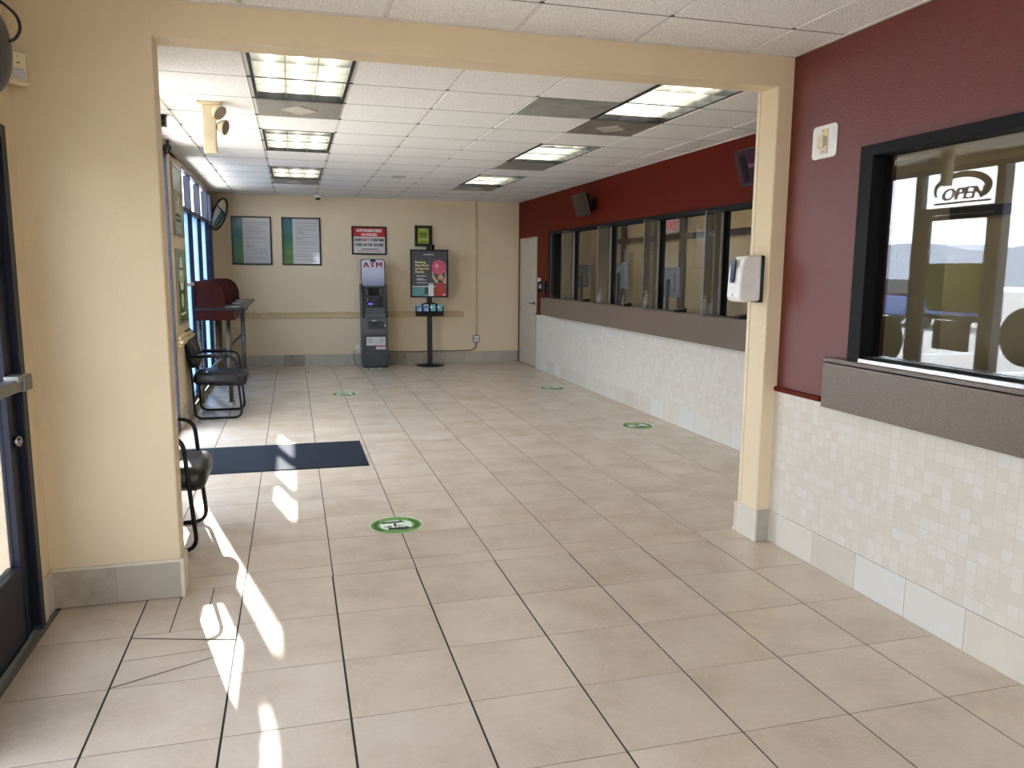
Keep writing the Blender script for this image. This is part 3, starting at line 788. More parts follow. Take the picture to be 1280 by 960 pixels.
m = MB(); m.rbox(XF - .012, XF - .005, 3.505, 3.56, 2.155, 2.277, .002, 2); m.rbox(XF - .022, XF - .010, 3.527, 3.572, 2.185, 2.245, .003, 2); m.build('switch_body', IVORY, t)
for k in range(5):
    m = MB(); m.box(XF - .0135, XF - .0118, 3.509, 3.522, 2.196 + k * .009, 2.201 + k * .009); m.build('slot', SLOTB, t)
for z in (2.165, 2.268):
    m = MB(); m.cyl((XF - .0118, 3.535, z), (XF - .0135, 3.535, z), .003, 8); m.build('screw', SLOTB, t)
#, (XF - .0135, 3.535, 2.165), .003, 8); m.cyl((XF - .0118, 3.535, 2.268), (XF - .0135, 3.535, 2.268), .003, 8)

# ------------------------------------------------------------------ ceiling fittings
REFL = plain('fixture_reflector', (214, 214, 208), .3, .2)
LOUV = plain('satin_louver', (205, 205, 200), .2, 1.0)
LAMP = emit('fluorescent_tube', (255, 251, 240), 5.0)
rows = {0: 'nearest the arch', 4: 'middle', 8: 'farthest'}
def fixture(col, row, lab):
    x0, y0 = CX + G * col + .012, CY + G * row + .006; x1, y1 = x0 + G - .024, y0 + 2 * G - .012
    t = thing('ceiling_light', lab, 'ceiling light', ((x0 + x1) / 2, (y0 + y1) / 2, H), group='recessed louvered ceiling lights')
    m = MB(); z = H - .003
    m.box(x0, x0 + .02, y0, y1, z, z + .06); m.box(x1 - .02, x1, y0, y1, z, z + .06); m.box(x0 + .02, x1 - .02, y0, y0 + .014, z, z + .06); m.box(x0 + .02, x1 - .02, y1 - .014, y1, z, z + .06)
    m.build('frame', BLACK, t)
    m = MB(); zt = H + .13
    m.box(x0, x1, y0, y1, zt, zt + .01); m.box(x0, x0 + .012, y0, y1, H + .05, zt); m.box(x1 - .012, x1, y0, y1, H + .05, zt); m.box(x0, x1, y0, y0 + .012, H + .05, zt); m.box(x0, x1, y1 - .012, y1, H + .05, zt)
    m.build('housing', REFL, t)
    m = MB(); w = (x1 - x0 - .04) / 3
    for k in (1, 2):
        xc = x0 + .02 + w * k; m.prism([(-.0015, .048), (.0015, .048), (.0022, 0), (-.0022, 0)], (xc, y0 + .014, H), (1, 0, 0), (0, 0, 1), (0, y1 - y0 - .028, 0))
    n = 6; hh = (y1 - y0 - .028) / n
    for k in range(1, n):
        yc = y0 + .014 + hh * k; m.prism([(-.0015, .048), (.0015, .048), (.0022, 0), (-.0022, 0)], (x0 + .02, yc, H), (0, 1, 0), (0, 0, 1), (x1 - x0 - .04, 0, 0))
    m.build('louver', LOUV, t)
    for k in range(3):
        xc = x0 + .02 + w * (k + .5); m = MB(); m.cyl((xc, y0 + .03, H + .078), (xc, y1 - .03, H + .078), .013, 12); m.build('tube', LAMP, t)
for col, side in ((0, 'left'), (4, 'right')):
    for row in (0, 4, 8): fixture(col, row, 'louvered ceiling light in the %s row, %s' % (side, rows[row] if row != 4 else 'between two others'))
def vent(col, row, lab, diamond, mat=VENT):
    x0, y0 = CX + G * col + .013, CY + G * row + .006; x1, y1 = x0 + G - .026, y0 + G - .012
    t = thing('ceiling_vent', lab, 'vent', ((x0 + x1) / 2, (y0 + y1) / 2, H), group='grey ceiling vents')
    m = MB(); m.box(x0, x1, y0, y1, H - .004, H - .0005); m.build('panel', mat, t)
    if diamond:
        cx_, cy_ = (x0 + x1) / 2, (y0 + y1) / 2
        m = MB(); m.prism([(-.13, 0), (0, -.15), (.13, 0), (0, .15)], (cx_, cy_, H - .010), (1, 0, 0), (0, 1, 0), (0, 0, .006)); m.build('diamond_plate', plain('pale_vent_plate', (178, 172, 158), .5), t)
PERF = NT('perforated_grille')
sp = PERF.a('ShaderNodeTexVoronoi'); sp.inputs['Scale'].default_value = 90.0; sp.inputs['Randomness'].default_value = 0.0; PERF.l.new(PERF.pos(), sp.inputs['Vector'])
PERF.base(PERF.ramp(sp.outputs['Distance'], [(.25, lin((60, 58, 54))), (.4, lin((150, 146, 136)))])); PERF.set(.6)
vent(0, 2, 'grey vent with a diamond plate beyond the nearest left ceiling light', True)
vent(0, 10, 'grey vent beyond the farthest left ceiling light', True)
vent(4, 2, 'stained grey vent with a diamond plate beyond the nearest right ceiling light', True, plain('stained_vent', (124, 116, 104), .6, .1, .4, .16, 7))
vent(4, 6, 'perforated grey vent beyond the middle right ceiling light', False, PERF.m)
vent(4, 10, 'grey vent beyond the farthest right ceiling light', True)
x0, y0 = CX + G * 3 + .013, CY + G + .005
m = MB(); m.box(x0, x0 + G - .026, y0, y0 + G - .01, H - .003, H - .0005)
tag(m.build('ceiling_vent', plain('grey_return_grille', (150, 149, 142), .5, .1, .4, .12, 5)), 'plain grey return panel left of the nearest right ceiling light', 'vent', 'grey ceiling vents')
m = MB(); m.lathe((1.31, 9.95, H - .012), [(.085, .0), (.095, .006), (.095, .016)], 28); tag(m.build('ceiling_speaker', plain('speaker_grey', (176, 172, 162), .6)), 'round grey speaker flush in the ceiling mid room', 'speaker')
t = thing('ceiling_camera', 'small white dome camera where ceiling meets the back wall', 'camera', (.42, 12.72, H - .09))
m = MB(); m.lathe((.42, 12.72, H - .05), [(.05, 0), (.055, .02), (.055, .055)], 20); m.build('collar', WHITE, t)
m = MB(); m.sphere((.42, 12.72, H - .052), .04, .04, .035, 18); m.build('lens_dome', BLACKG, t)
m = MB(); m.rbox(-1.02, -.84, 10.25, 10.285, H - .008, H + .004, .002, 2); tag(m.build('ceiling_vent', plain('slot_white', (200, 198, 190), .5)), 'narrow slot diffuser in the ceiling beside the left windows', 'vent')
# emergency light hanging from the ceiling
t = thing('emergency_light', 'ivory twin head emergency light hanging from the ceiling at left', 'emergency light', (-.522, 6.03, H - .32))
m = MB(); m.prism([(-.043, .055), (.043, .055), (.043, .325), (-.043, .325)], (-.525, 6.0, H - .345), (1, 0, 0), (0, 0, 1), (0, .075, 0)); m.prism([(-.043, 0), (.043, 0), (.043, .055), (-.043, .055)], (-.525, 6.0, H - .345), (1, 0, 0), (.0, .0, 1), (0, .075, 0)); m.build('body', IVORY, t, .006)
m = MB(); m.rbox(-.60, -.44, 5.98, 6.10, H - .02, H - .001, .006, 2); m.build('ceiling_plate', IVORY, t)
def lamp_head(px_, py_, pz_, yaw, pitch):
    M_ = Matrix.Translation((px_, py_, pz_)) @ Matrix.Rotation(R(yaw), 4, 'Z') @ Matrix.Rotation(R(pitch), 4, 'Y')
    m = MB(); m.lathe((0, 0, 0), [(.012, -.055), (.03, -.048), (.046, -.025), (.054, .0), (.054, .006)], 20); t2 = MB(); t2.merge(m, M_)
    h = t2.build('lamp_head', IVORY, t)
    m = MB(); m.lathe((0, 0, 0), [(.05, .006), (.05, .009)], 20); t2 = MB(); t2.merge(m, M_); t2.build('lens', plain('lamp_lens', (150, 140, 120), .2), h)
lamp_head(-.452, 5.985, H - .075, -35, 128)
lamp_head(-.425, 6.03, H - .165, -20, 105)
m = MB(); m.tube([(-.50, 6.02, H - .06), (-.452, 5.99, H - .07)], .01, 8); m.tube([(-.49, 6.03, H - .15), (-.43, 6.03, H - .16)], .01, 8); m.build('swivel', IVORY, t)
# camera box and cable coil near the arch
t = thing('ceiling_camera', 'small black camera box hanging from the ceiling behind the arch wall', 'camera', (-.905, 6.6, H - .09))
m = MB(); m.rbox(-.93, -.885, 6.58, 6.66, H - .085, H - .008, .005, 2); m.build('housing', BLACK, t)
m = MB(); m.cyl((-.907, 6.62, H - .01), (-.907, 6.62, H), .03, 16); m.cyl((-.907, 6.582, H - .05), (-.907, 6.572, H - .05), .013, 14); m.build('mount', BLACKG, t)
m = MB(); pts = []
for i in range(70):
    a = i * .42; r = .055 + .012 * sin(i * .9); pts.append((-1.06 + .020 * cos(i * .37), 7.9 + r * cos(a) * 1.3, 2.64 + r * sin(a) * (.55 if i < 45 else .95)))
m.tube(pts, .0055, 6); tag(m.build('cable_coil', BLACK), 'coil of black cable at the top of the left window wall', 'cable')
# ------------------------------------------------------------------ back wall
def framed(name, lab, cat, x0, x1, z0, z1, fw=.02, depth=.022, y=YB, fm=BLACK):
    t = thing(name, lab, cat, ((x0 + x1) / 2, y, z0))
    m = MB(); m.box(x0, x0 + fw, y - depth, y, z0, z1); m.box(x1 - fw, x1, y - depth, y, z0, z1); m.box(x0 + fw, x1 - fw, y - depth, y, z0, z0 + fw); m.box(x0 + fw, x1 - fw, y - depth, y, z1 - fw, z1)
    m.build('frame', fm, t, .002)
    return t, Flat((x0 + fw, y - .010, z0 + fw), (1, 0, 0), (0, 0, 1), t)
SHEET = NT('glazed_rate_sheet'); n_ = SHEET.noise(5.0, 2.0); SHEET.base(lin((184, 184, 182))); SHEET.set(.14, 0, .5, .6); SHEET.bump(SHEET.noise(3.2, 1.5, .4, None, .8), .45, .02)
BAND = NT('teal_to_green_band')
gz = BAND.a('ShaderNodeSeparateXYZ'); BAND.l.new(BAND.pos(), gz.inputs[0])
fz = BAND.math('DIVIDE', BAND.math('SUBTRACT', gz.outputs[2], 1.62), .75)
BAND.base(BAND.ramp(fz, [(.25, lin((70, 118, 62))), (.5, lin((54, 108, 84))), (.75, lin((42, 98, 104)))])); BAND.set(.14, 0, .5, .6); BAND.bump(BAND.noise(3.2, 1.5, .4, None, .8), .45, .02)
GINK = plain('grey_print', (120, 120, 122), .4)
for i, (x0, lab) in enumerate(((-.890, 'black framed rate sheet with teal and green band, left of the pair'), (-.140, 'black framed rate sheet with teal and green band, right of the pair'))):
    t, F_ = framed('framed_poster', lab, 'poster', x0, x0 + .597, 1.619, 2.364, .022)
    w, h = .553, .701
    F_.rect('sheet', SHEET, 0, w, 0, h, .0, .001)
    F_.rect('colour_band', BAND, 0, .145, 0, h, .001, .0006)
    rs = []; yy = h - .07; r_ = random.Random(3 + i)
    while yy > .05:
        L_ = r_.choice((.12, .30, .30, .26, .20)); rs.append((.19, .19 + L_, yy, yy + .006 + (.004 if L_ == .12 else 0)))
        if L_ > .25 and r_.random() < .6: rs.append((.46, .50, yy, yy + .006))
        yy -= r_.choice((.028, .034, .05))
    F_.bars('print_lines', GINK, rs, .0012)
    if i: F_.bars('corner_mark', plain('muted_mark', (150, 120, 110), .4), [(.42, .50, .03, .045)], .0012)
# ATM notice
t, F_ = framed('atm_notice', 'black framed red and white notice above the cash machine', 'sign', .940, 1.500, 1.796, 2.250, .026)
w, h = .508, .402
F_.rect('sheet', PAPER, 0, w, 0, h, 0, .001); F_.rect('red_header', REDI, 0, w, .262, h, .001, .0006)
F_.text('header_lettering', WHITE, 'ATM MONITORED', w / 2, .338, .066, .40, 'CENTER', .0025, .0018)
F_.text('header_lettering', WHITE, '24-HOURS', w / 2, .274, .066, .25, 'CENTER', .0025, .0018)
F_.text('body_lettering', INK, 'DOES', .02, .188, .07, .12, 'LEFT', .003); F_.text('red_lettering', REDI, 'NOT', .155, .188, .07, .095, 'LEFT', .003); F_.text('body_lettering', INK, 'CONTAIN', .27, .188, .07, .215, 'LEFT', .003)
F_.text('body_lettering', INK, 'CASH AFTER HOURS', w / 2, .110, .07, .46, 'CENTER', .003)
F_.bars('fine_print', INK, [(.13, .40, .058, .070)]); F_.bars('red_fine_print', REDI, [(.06, .46, .028, .038)])
# lime notice
t, F_ = framed('lime_notice', 'small black framed lime green notice above the poster stand', 'sign', 1.962, 2.252, 1.944, 2.280, .032, .03)
F_.rect('mat_board', BLACKG, 0, .226, 0, .272, 0, .001); F_.rect('sheet', plain('lime_paper', (152, 172, 44), .5), .018, .205, .012, .262, .001, .001)
F_.bars('print_lines', DGREEN, [(.045, .18, .165, .185), (.045, .17, .140, .152), (.045, .16, .115, .127), (.05, .18, .028, .040)], .002)
F_.bars('pale_lines', STICKW, [(.03, .195, .082, .088), (.075, .145, .236, .246)], .002)
# conduit, outlets, floor cable
CAB = plain('tan_conduit', (208, 190, 152), .5)
m = MB(); m.tube([(2.995, YB - .012, H), (2.995, YB - .012, 1.0), (3.005, YB - .012, .75), (3.0, YB - .012, .46)], .011, 8); tag(m.build('conduit', CAB), 'tan conduit running down the back wall to the metal outlet box', 'conduit')
t = thing('outlet_box', 'grey metal double outlet box on the back wall', 'outlet', (3.0, YB, .345))
m = MB(); m.rbox(2.944, 3.056, YB - .045, YB, .345, .46, .006, 2); m.build('box', GREYM, t)
m = MB(); m.rbox(2.955, 3.045, YB - .049, YB - .044, .408, .450, .003, 2); m.rbox(2.955, 3.045, YB - .049, YB - .044, .356, .398, .003, 2); m.build('sockets', WHITE, t)
m = MB(); m.tube(fillet([(3.0, YB - .025, .345), (2.99, YB - .025, .25), (2.93, YB - .02, .205), (2.6, YB - .02, .20), (2.25, YB - .02, .205), (1.9, YB - .02, .20), (1.47, YB - .05, .21)], .08), .009, 8); tag(m.build('power_cable', plain('grey_cable', (96, 88, 74), .5)), 'grey cable along the base tiles from the outlet box to the cash machine', 'cable')
t = thing('wall_outlet', 'white wall outlet with a plug low beside the cash machine', 'outlet', (1.0, YB, .215))
m = MB(); m.rbox(.965, 1.04, YB - .008, YB, .215, .33, .002, 2); m.build('plate', WHITE, t)
m = MB(); m.rbox(.985, 1.03, YB - .05, YB - .008, .245, .285, .006, 2); m.build('plug', WHITE, t)
m = MB(); m.tube(fillet([(.99, YB - .045, .255), (.93, YB - .08, .22), (.93, YB - .1, .10), (.96, YB - .12, .01), (1.035, YB - .14, .008)], .05), .005, 6); tag(m.build('outlet_lead', BLACK), 'thin black cord from the white outlet to the floor by the cash machine', 'cord')

# ------------------------------------------------------------------ cash machine
t = thing('cash_machine', 'grey free standing ATM against the back wall', 'ATM', (1.245, 12.72, 0))
ax0, ax1, ay = 1.05, 1.445, 12.53
DK = plain('dark_slate_paint', (52, 58, 62), .4); MD = plain('mid_grey_plastic', (88, 88, 88), .42); DM = plain('charcoal_plastic', (44, 44, 46), .4)
m = MB(); m.rbox(ax0, ax1, ay, 12.96, .02, .515, .008, 2); m.build('cabinet', DK, t)
m = MB(); m.box(ax0 + .01, ax1 - .01, ay + .01, 12.95, 0, .03); m.build('plinth', BLACK, t)
m = MB(); m.prism([(0, .515), (.43, .515), (.43, .79), (-.012, .79), (-.012, .56)], (ax0, ay, 0), (0, 1, 0), (0, 0, 1), (ax1 - ax0, 0, 0)); drw = m.build('dispenser_section', MD, t, .008)
m = MB(); m.rbox(1.13, 1.37, ay - .045, ay - .008, .635, .735, .012, 3); m.build('cash_tray', DM, drw)
m = MB(); m.rbox(1.20, 1.285, ay - .055, ay - .03, .66, .735, .006, 2); m.build('tray_flap', BLACK, drw)
m = MB(); m.box(1.20, 1.235, ay - .0145, ay - .0115, .748, .768); m.box(1.245, 1.265, ay - .0145, ay - .0115, .750, .764); m.build('cash_icons', PAPER, drw)
m = MB(); m.cyl((1.40, ay - .012, .675), (1.40, ay - .022, .675), .012, 14); m.build('lock', CHROME, drw)
prof = [(0, .79), (.43, .79), (.43, 1.32), (.20, 1.32), (.155, 1.295), (.06, .96), (.0, .85)]
m = MB(); m.prism(prof, (ax0 + .028, ay, 0), (0, 1, 0), (0, 0, 1), (ax1 - ax0 - .056, 0, 0)); hd = m.build('head', MD, t, .008)
pc = [(-.012, .80), (.43, .80), (.43, 1.335), (.18, 1.335), (.125, 1.30), (.03, .97), (-.03, .86)]
for xx in (ax0 - .005, ax1 - .029):
    m = MB(); m.prism(pc, (xx, ay, 0), (0, 1, 0), (0, 0, 1), (.034, 0, 0)); m.build('side_cheek', DM, t, .01)
a_ = math.atan2(.335, .095); V_ = Vector((0, cos(a_), sin(a_))); F_ = Flat((ax0 + .028, ay + .06, .96), (1, 0, 0), V_, hd)
F_.rect('screen_surround', DM, .025, .315, .0, .335, 0, .004)
F_.rect('screen', BLACKG, .085, .25, .19, .315, .004, .003)
F_.bars('side_keys', GREYM, [(.045, .07, .205 + .027 * k, .222 + .027 * k) for k in range(4)] + [(.265, .29, .205 + .027 * k, .222 + .027 * k) for k in range(4)], .004, .006)
F_.rect('logo_plate', plain('navy_plate', (34, 44, 66), .4), .085, .165, .085, .165, .004, .003)
F_.bars('status_marks', plain('pale_mark', (170, 170, 168), .4), [(.05, .07, .135, .15), (.05, .07, .095, .11), (.215, .235, .145, .160)], .004, .002)
F_.rect('receipt_slot', BLACK, .21, .305, .085, .125, .004, .005)
F_.bars('receipt_mouth', BLACKG, [(.22, .30, .14, .155)], .004, .006)
F_.rect('keypad_recess', BLACKG, .035, .175, .0, .07, .004, .004)
F_.rect('card_reader', BLACK, .20, .305, .0, .075, .004, .016)
F_.bars('keypad_light', emit('violet_led', (80, 70, 255), 2.2), [(.075, .135, .052, .064)], .009, .002)
F_.bars('keys', GREYM, [(.045 + .03 * i, .065 + .03 * i, .008 + .016 * j, .018 + .016 * j) for i in range(4) for j in range(3)], .008, .003)
m = MB(); m.prism(rrect(0, .382, 0, .44, .04), (1.052, 12.70, 1.285), (1, 0, 0), (0, 0, 1), (0, .05, 0)); top = m.build('topper', BLACK, t, .004)
F_ = Flat((1.052, 12.70, 1.285), (1, 0, 0), (0, 0, 1), top)
TOPM = NT('blue_white_panel'); sz = TOPM.a('ShaderNodeSeparateXYZ'); TOPM.l.new(TOPM.pos(), sz.inputs[0])
TOPM.base(TOPM.ramp(TOPM.math('DIVIDE', TOPM.math('SUBTRACT', sz.outputs[2], 1.29), .43), [(.0, lin((120, 128, 160))), (.4, lin((176, 180, 200))), (.8, lin((196, 198, 212)))])); TOPM.set(.3)
F_.polys('panel', TOPM.m, [rrect(.012, .370, .0, .428, .032)], 0, .002)
F_.text('lettering', plain('dark_red_print', (150, 18, 30), .5), 'ATM', .191, .308, .118, .29, 'CENTER', .006, .003, sp=1.2)
F_.rect('top_camera', BLACK, .15, .235, .395, .435, .002, .006)
F_ = Flat((ax0, ay, 0), (1, 0, 0), (0, 0, 1), t)
F_.rect('notice_sheet', PAPER, .055, .355, .36, .495, .001, .0006)
F_.bars('notice_print', GINK, [(.07, .16, .47 - .012 * k, .474 - .012 * k) for k in range(7)] + [(.26, .345, .47 - .012 * k, .474 - .012 * k) for k in range(7)], .0018)
F_.bars('notice_marks', plain('maroon_print', (110, 30, 40), .5), [(.185, .195, .44, .45), (.205, .215, .44, .45), (.225, .235, .44, .45), (.185, .195, .41, .42), (.235, .245, .405, .415), (.21, .22, .385, .395)], .0018)
F_.rect('warning_sticker', plain('pink_white_sticker', (206, 186, 186), .5), .205, .36, .295, .348, .001, .0006); F_.bars('sticker_header', plain('rose_print', (186, 80, 88), .5), [(.205, .36, .336, .35)], .0018)

# ------------------------------------------------------------------ poster stand
t = thing('poster_stand', 'black floor stand with a fitness ball poster right of the cash machine', 'sign stand', (2.14, 12.63, 0))
m = MB(); m.lathe((2.14, 12.63, 0), [(.225, 0), (.23, .008), (.225, .018), (.04, .03), (.04, .032)], 40); m.build('base', BLACK, t)
m = MB(); m.rbox(2.097, 2.183, 12.632, 12.662, .02, 1.95, .006, 2); m.build('pole', BLACK, t)
m = MB(); m.cyl((2.14, 12.632, .12), (2.14, 12.62, .12), .014, 12); m.rbox(2.10, 2.18, 12.636, 12.66, .93, 1.10, .006, 2); m.rbox(2.165, 2.225, 12.62, 12.66, 1.88, 1.965, .006, 2); m.build('clamps', BLACKG, t)
x0, x1, z0, z1 = 1.828, 2.446, 1.117, 1.882
m = MB(); m.box(x0, x0 + .022, 12.598, 12.63, z0, z1); m.box(x1 - .022, x1, 12.598, 12.63, z0, z1); m.box(x0 + .022, x1 - .022, 12.598, 12.63, z0, z0 + .022); m.box(x0 + .022, x1 - .022, 12.598, 12.63, z1 - .022, z1); m.box(x0 + .01, x1 - .01, 12.618, 12.63, z0 + .01, z1 - .01)
bd = m.build('board_frame', BLACK, t, .002)
F_ = Flat((x0 + .022, 12.617, z0 + .022), (1, 0, 0), (0, 0, 1), bd); w, h = .574, .721
PG = plain('poster_grey', (78, 80, 82), .35)
F_.rect('poster_sheet', PG, 0, w, 0, h, 0, .001)
CRM = plain('poster_cream', (226, 212, 150), .5); PW = plain('poster_white', (224, 226, 226), .5); SKIN = plain('poster_skin', (206, 170, 142), .5)
for k, s_ in enumerate(('Banking', 'That Works', 'As Hard As', 'You Do')): F_.text('headline', CRM, s_, .055, .528 - .052 * k, .052, (.17, .23, .22, .145)[k], 'LEFT', .0025)
F_.text('brand_script', PW, 'novfive', .27, .655, .038, .17, 'CENTER', .002, shear=.3); F_.bars('brand_rule', GINK, [(.235, .31, .635, .641)])
F_.bars('copy_lines', PW, [(.08, .235, .318, .328), (.08, .19, .276, .284), (.08, .235, .256, .264), (.08, .255, .212, .220)])
F_.rect('teal_band', plain('poster_teal', (98, 150, 148), .5), 0, .265, 0, .145, .001, .0006); F_.rect('white_rule', PW, 0, .56, .147, .160, .0014, .0005)
F_.rect('dark_tile', plain('poster_slate', (58, 70, 76), .5), .21, .275, .03, .14, .0018, .0005)
F_.polys('ball', plain('poster_pink', (196, 88, 110), .4), [arc(.445, .465, .118, 0, 345, 24)], .001, .0008)
F_.polys('ball_highlight', plain('poster_pink_light', (224, 150, 160), .4), [arc(.41, .485, .03, 0, 345, 16)], .0022, .0004)
F_.polys('arms', SKIN, [[(.335, .395), (.352, .40), (.365, .32), (.43, .235), (.40, .20), (.335, .29)], [(.535, .42), (.55, .42), (.566, .32), (.566, .20), (.53, .20), (.50, .25), (.548, .31)]], .002, .0008)
F_.polys('face', SKIN, [arc(.467, .287, .042, 0, 345, 18, .052)], .003, .0006)
F_.polys('hair', plain('poster_blond', (196, 170, 116), .5), [arc(.472, .305, .046, -15, 195, 14, .045)], .004, .0005)
F_.polys('beard', plain('poster_beard', (110, 84, 60), .5), [arc(.462, .268, .034, 180, 360, 12, .035)], .004, .0005)
F_.polys('shirt', plain('poster_red', (176, 66, 60), .5), [[(.365, 0), (.375, .12), (.41, .215), (.445, .225), (.465, .20), (.49, .225), (.525, .215), (.555, .12), (.56, 0)]], .0034, .0006)
F_.polys('phone', PW, [rrect(.27, .355, .0, .205, .01)], .0042, .0006); F_.bars('phone_top', GINK, [(.27, .355, .18, .19)], .0052)
F_.bars('corner_tag', PW, [(.505, .55, .012, .03)], .0044)
hx0, hx1 = 1.905, 2.362
m = MB()
m.prism([(hx0 - 2.14, .813), (hx1 - 2.14, .813), (hx1 - 2.14, .98), (.06, 1.035), (-.06, 1.035), (hx0 - 2.14, .98)], (2.14, 12.628, 0), (1, 0, 0), (0, 0, 1), (0, .006, 0))
m.box(hx0, hx1, 12.572, 12.576, .813, .895); m.box(hx0, hx1, 12.572, 12.634, .813, .818)
for k in range(5): xx = hx0 + (hx1 - hx0 - .004) * k / 4; m.box(xx, xx + .004, 12.572, 12.63, .813, .96 if k in (0, 4) else .93)
m.build('brochure_holder', BLACKG, t)
TEAL = plain('brochure_teal', (104, 168, 178), .4); BLUEB = plain('brochure_blue', (128, 170, 210), .4)
for k in range(4):
    xx = hx0 + .018 + k * .1135
    b = thing('brochure', ('blue brochure in the far left pocket of the poster stand', 'blue brochure in the second pocket of the poster stand', 'teal brochure in the third pocket of the poster stand', 'teal brochure in the far right pocket of the poster stand')[k], 'brochure', (xx + .045, 12.6, .82), group='brochures in the stand')
    m = MB(); m.box(xx, xx + .082, 12.598, 12.604, .82, 1.005); m.build('sheet', BLUEB if k < 2 else TEAL, b)
    F_ = Flat((xx, 12.598, .82), (1, 0, 0), (0, 0, 1), b)
    if k < 2: F_.rect('title_block', DK, .012, .062, .140, .160); F_.polys('photo_blob', PW, [arc(.06, .09, .022, 0, 340, 12, .016), rrect(.008, .06, .165, .180, .004)])
    else: F_.polys('photo_blob', PW, [arc(.012, .14, .02, 0, 340, 12), rrect(.02, .075, .02, .07, .008)])

# ------------------------------------------------------------------ left wall: round mirror, posters, ledge, speaker, detector
c = Vector((-1.02, 12.66, 2.362)); n = Vector((.90, -.27, -.335)).normalized()
up = Vector((.333, 0, .943)); up = (up - n * up.dot(n)).normalized(); rt = up.cross(n)
M_ = Matrix((rt, up, n)).transposed().to_4x4(); M_.translation = c
t = thing('round_mirror', 'round black rimmed mirror tilted in the back left corner', 'mirror', (-1.02, 12.66, 2.11))
m = MB(); m.tube([M_ @ Vector((.245 * cos(a * pi / 20), .245 * sin(a * pi / 20), 0)) for a in range(40)], .012, 8, closed=True); m.build('rim', BLACK, t)
q = MB(); q.lathe((0, 0, 0), [(.245, -.012), (.245, -.002), (.2, .0035), (.15, .0068), (.1, .009), (.05, .0104), (.002, .0108)], 40); q2 = MB(); q2.merge(q, M_); q2.build('mirror_face', MIRROR, t)
m = MB(); m.tube([M_ @ Vector((0, 0, -.012)), M_ @ Vector((0, .0, -.05)), (XL, 12.70, 2.45)], .012, 8); m.rbox(XL - .001, XL + .012, 12.66, 12.74, 2.41, 2.49, .004, 2); m.build('bracket', GREYM, t)
PGREY = plain('silver_poster_frame', (150, 146, 134), .35, .5)
UP = NT('green_photo_print'); UP.base(UP.ramp(UP.noise(4.2, 4.0), [(.3, lin((92, 112, 52))), (.5, lin((150, 162, 118))), (.7, lin((198, 202, 180)))])); UP.set(.2, 0, .5, .3)
for lab, z0, z1 in (('upper silver framed green poster on the pier between the left windows', 1.87, 2.56), ('lower silver framed green poster on the pier between the left windows', 1.007, 1.742)):
    t = thing('framed_poster', lab, 'poster', (-1.085, 8.53, z0)); y0, y1 = 8.19, 8.88
    m = MB(); x_ = -1.066; m.box(-1.085, x_, y0, y0 + .03, z0, z1); m.box(-1.085, x_, y1 - .03, y1, z0, z1); m.box(-1.085, x_, y0 + .03, y1 - .03, z0, z0 + .03); m.box(-1.085, x_, y0 + .03, y1 - .03, z1 - .03, z1); m.build('frame', PGREY, t, .002)
    F_ = Flat((-1.076, y0 + .03, z0 + .03), (0, 1, 0), (0, 0, 1), t); w, h = .63, z1 - z0 - .06
    if z0 > 1.5:
        F_.rect('sheet', UP.m, 0, w, 0, h, 0, .001); F_.rect('pale_sky', plain('poster_sage', (188, 194, 172), .3), 0, w, h * .66, h, .001, .0006); F_.bars('print_lines', DGREEN, [(.12, .5, .16, .19), (.14, .46, .11, .135)], .0018)
    else:
        F_.rect('sheet', plain('poster_leaf_green', (104, 146, 62), .25, 0, .5, .05, 8, .3), 0, w, 0, h, 0, .001)
        F_.polys('pale_figures', STICKW, [arc(.31, .56, .10, 0, 345, 20, .075), rrect(.20, .42, .30, .50, .05), rrect(.22, .40, .12, .27, .08)], .001, .0006)
        F_.bars('print_lines', INK, [(.17, .45, .505, .520), (.17, .45, .285, .300), (.28, .34, .37, .44)], .0018); F_.bars('caption_lines', STICKW, [(.15, .5, .05, .075)], .0012)
m = MB(); m.rbox(-1.085, -1.028, 8.02, 8.99, .835, .865, .008); m.rbox(-1.085, -1.045, 8.03, 8.98, .865, .905, .008); m.rbox(-1.085, -1.05, 8.03, 8.98, .80, .835, .008); struct('trim_11', m, plain('cream_ledge', (206, 188, 146), .45))
t = thing('motion_detector', 'ivory motion detector in the corner high above the front glass door', 'detector', (-1.05, 3.79, 2.29))
M_ = Matrix.Translation((-1.072, 3.785, 2.30)) @ Matrix.Rotation(R(40), 4, 'Z') @ Matrix.Rotation(R(4), 4, 'X')
m = MB(); m.rbox(-.034, .034, -.025, .03, 0, .125, .008, 3, M_); m.rbox(-.040, .040, -.03, .03, -.006, .012, .005, 2, M_); m.build('body', plain('detector_ivory', (218, 204, 168), .5), t)
m = MB(); m.rbox(-.024, .024, -.030, -.02, .018, .058, .006, 3, M_); m.build('lens', plain('detector_lens', (190, 192, 192), .3), t)
m = MB(); m.box(-.006, .006, -.0265, -.0245, .078, .084, M_); m.box(-.008, .002, -.0265, -.0245, .104, .107, M_); m.build('marks', plain('detector_marks', (120, 100, 70), .5), t)
t = thing('wall_speaker', 'dark grey rounded speaker with a looped black cable at the top left edge', 'speaker', (-1.03, 3.34, 2.0))
m = MB(); m.sphere((-1.03, 3.34, 2.33), .075, .11, .16, 26); m.build('shell', plain('speaker_charcoal', (70, 68, 68), .4), t)
m = MB(); m.tube([(-1.03, 3.34, 2.19), (-1.05, 3.34, 2.10), (-1.085, 3.34, 2.08)], .025, 12); m.rbox(-1.104, -1.08, 3.30, 3.38, 2.0, 2.16, .006, 2); m.build('bracket', BLACK, t)
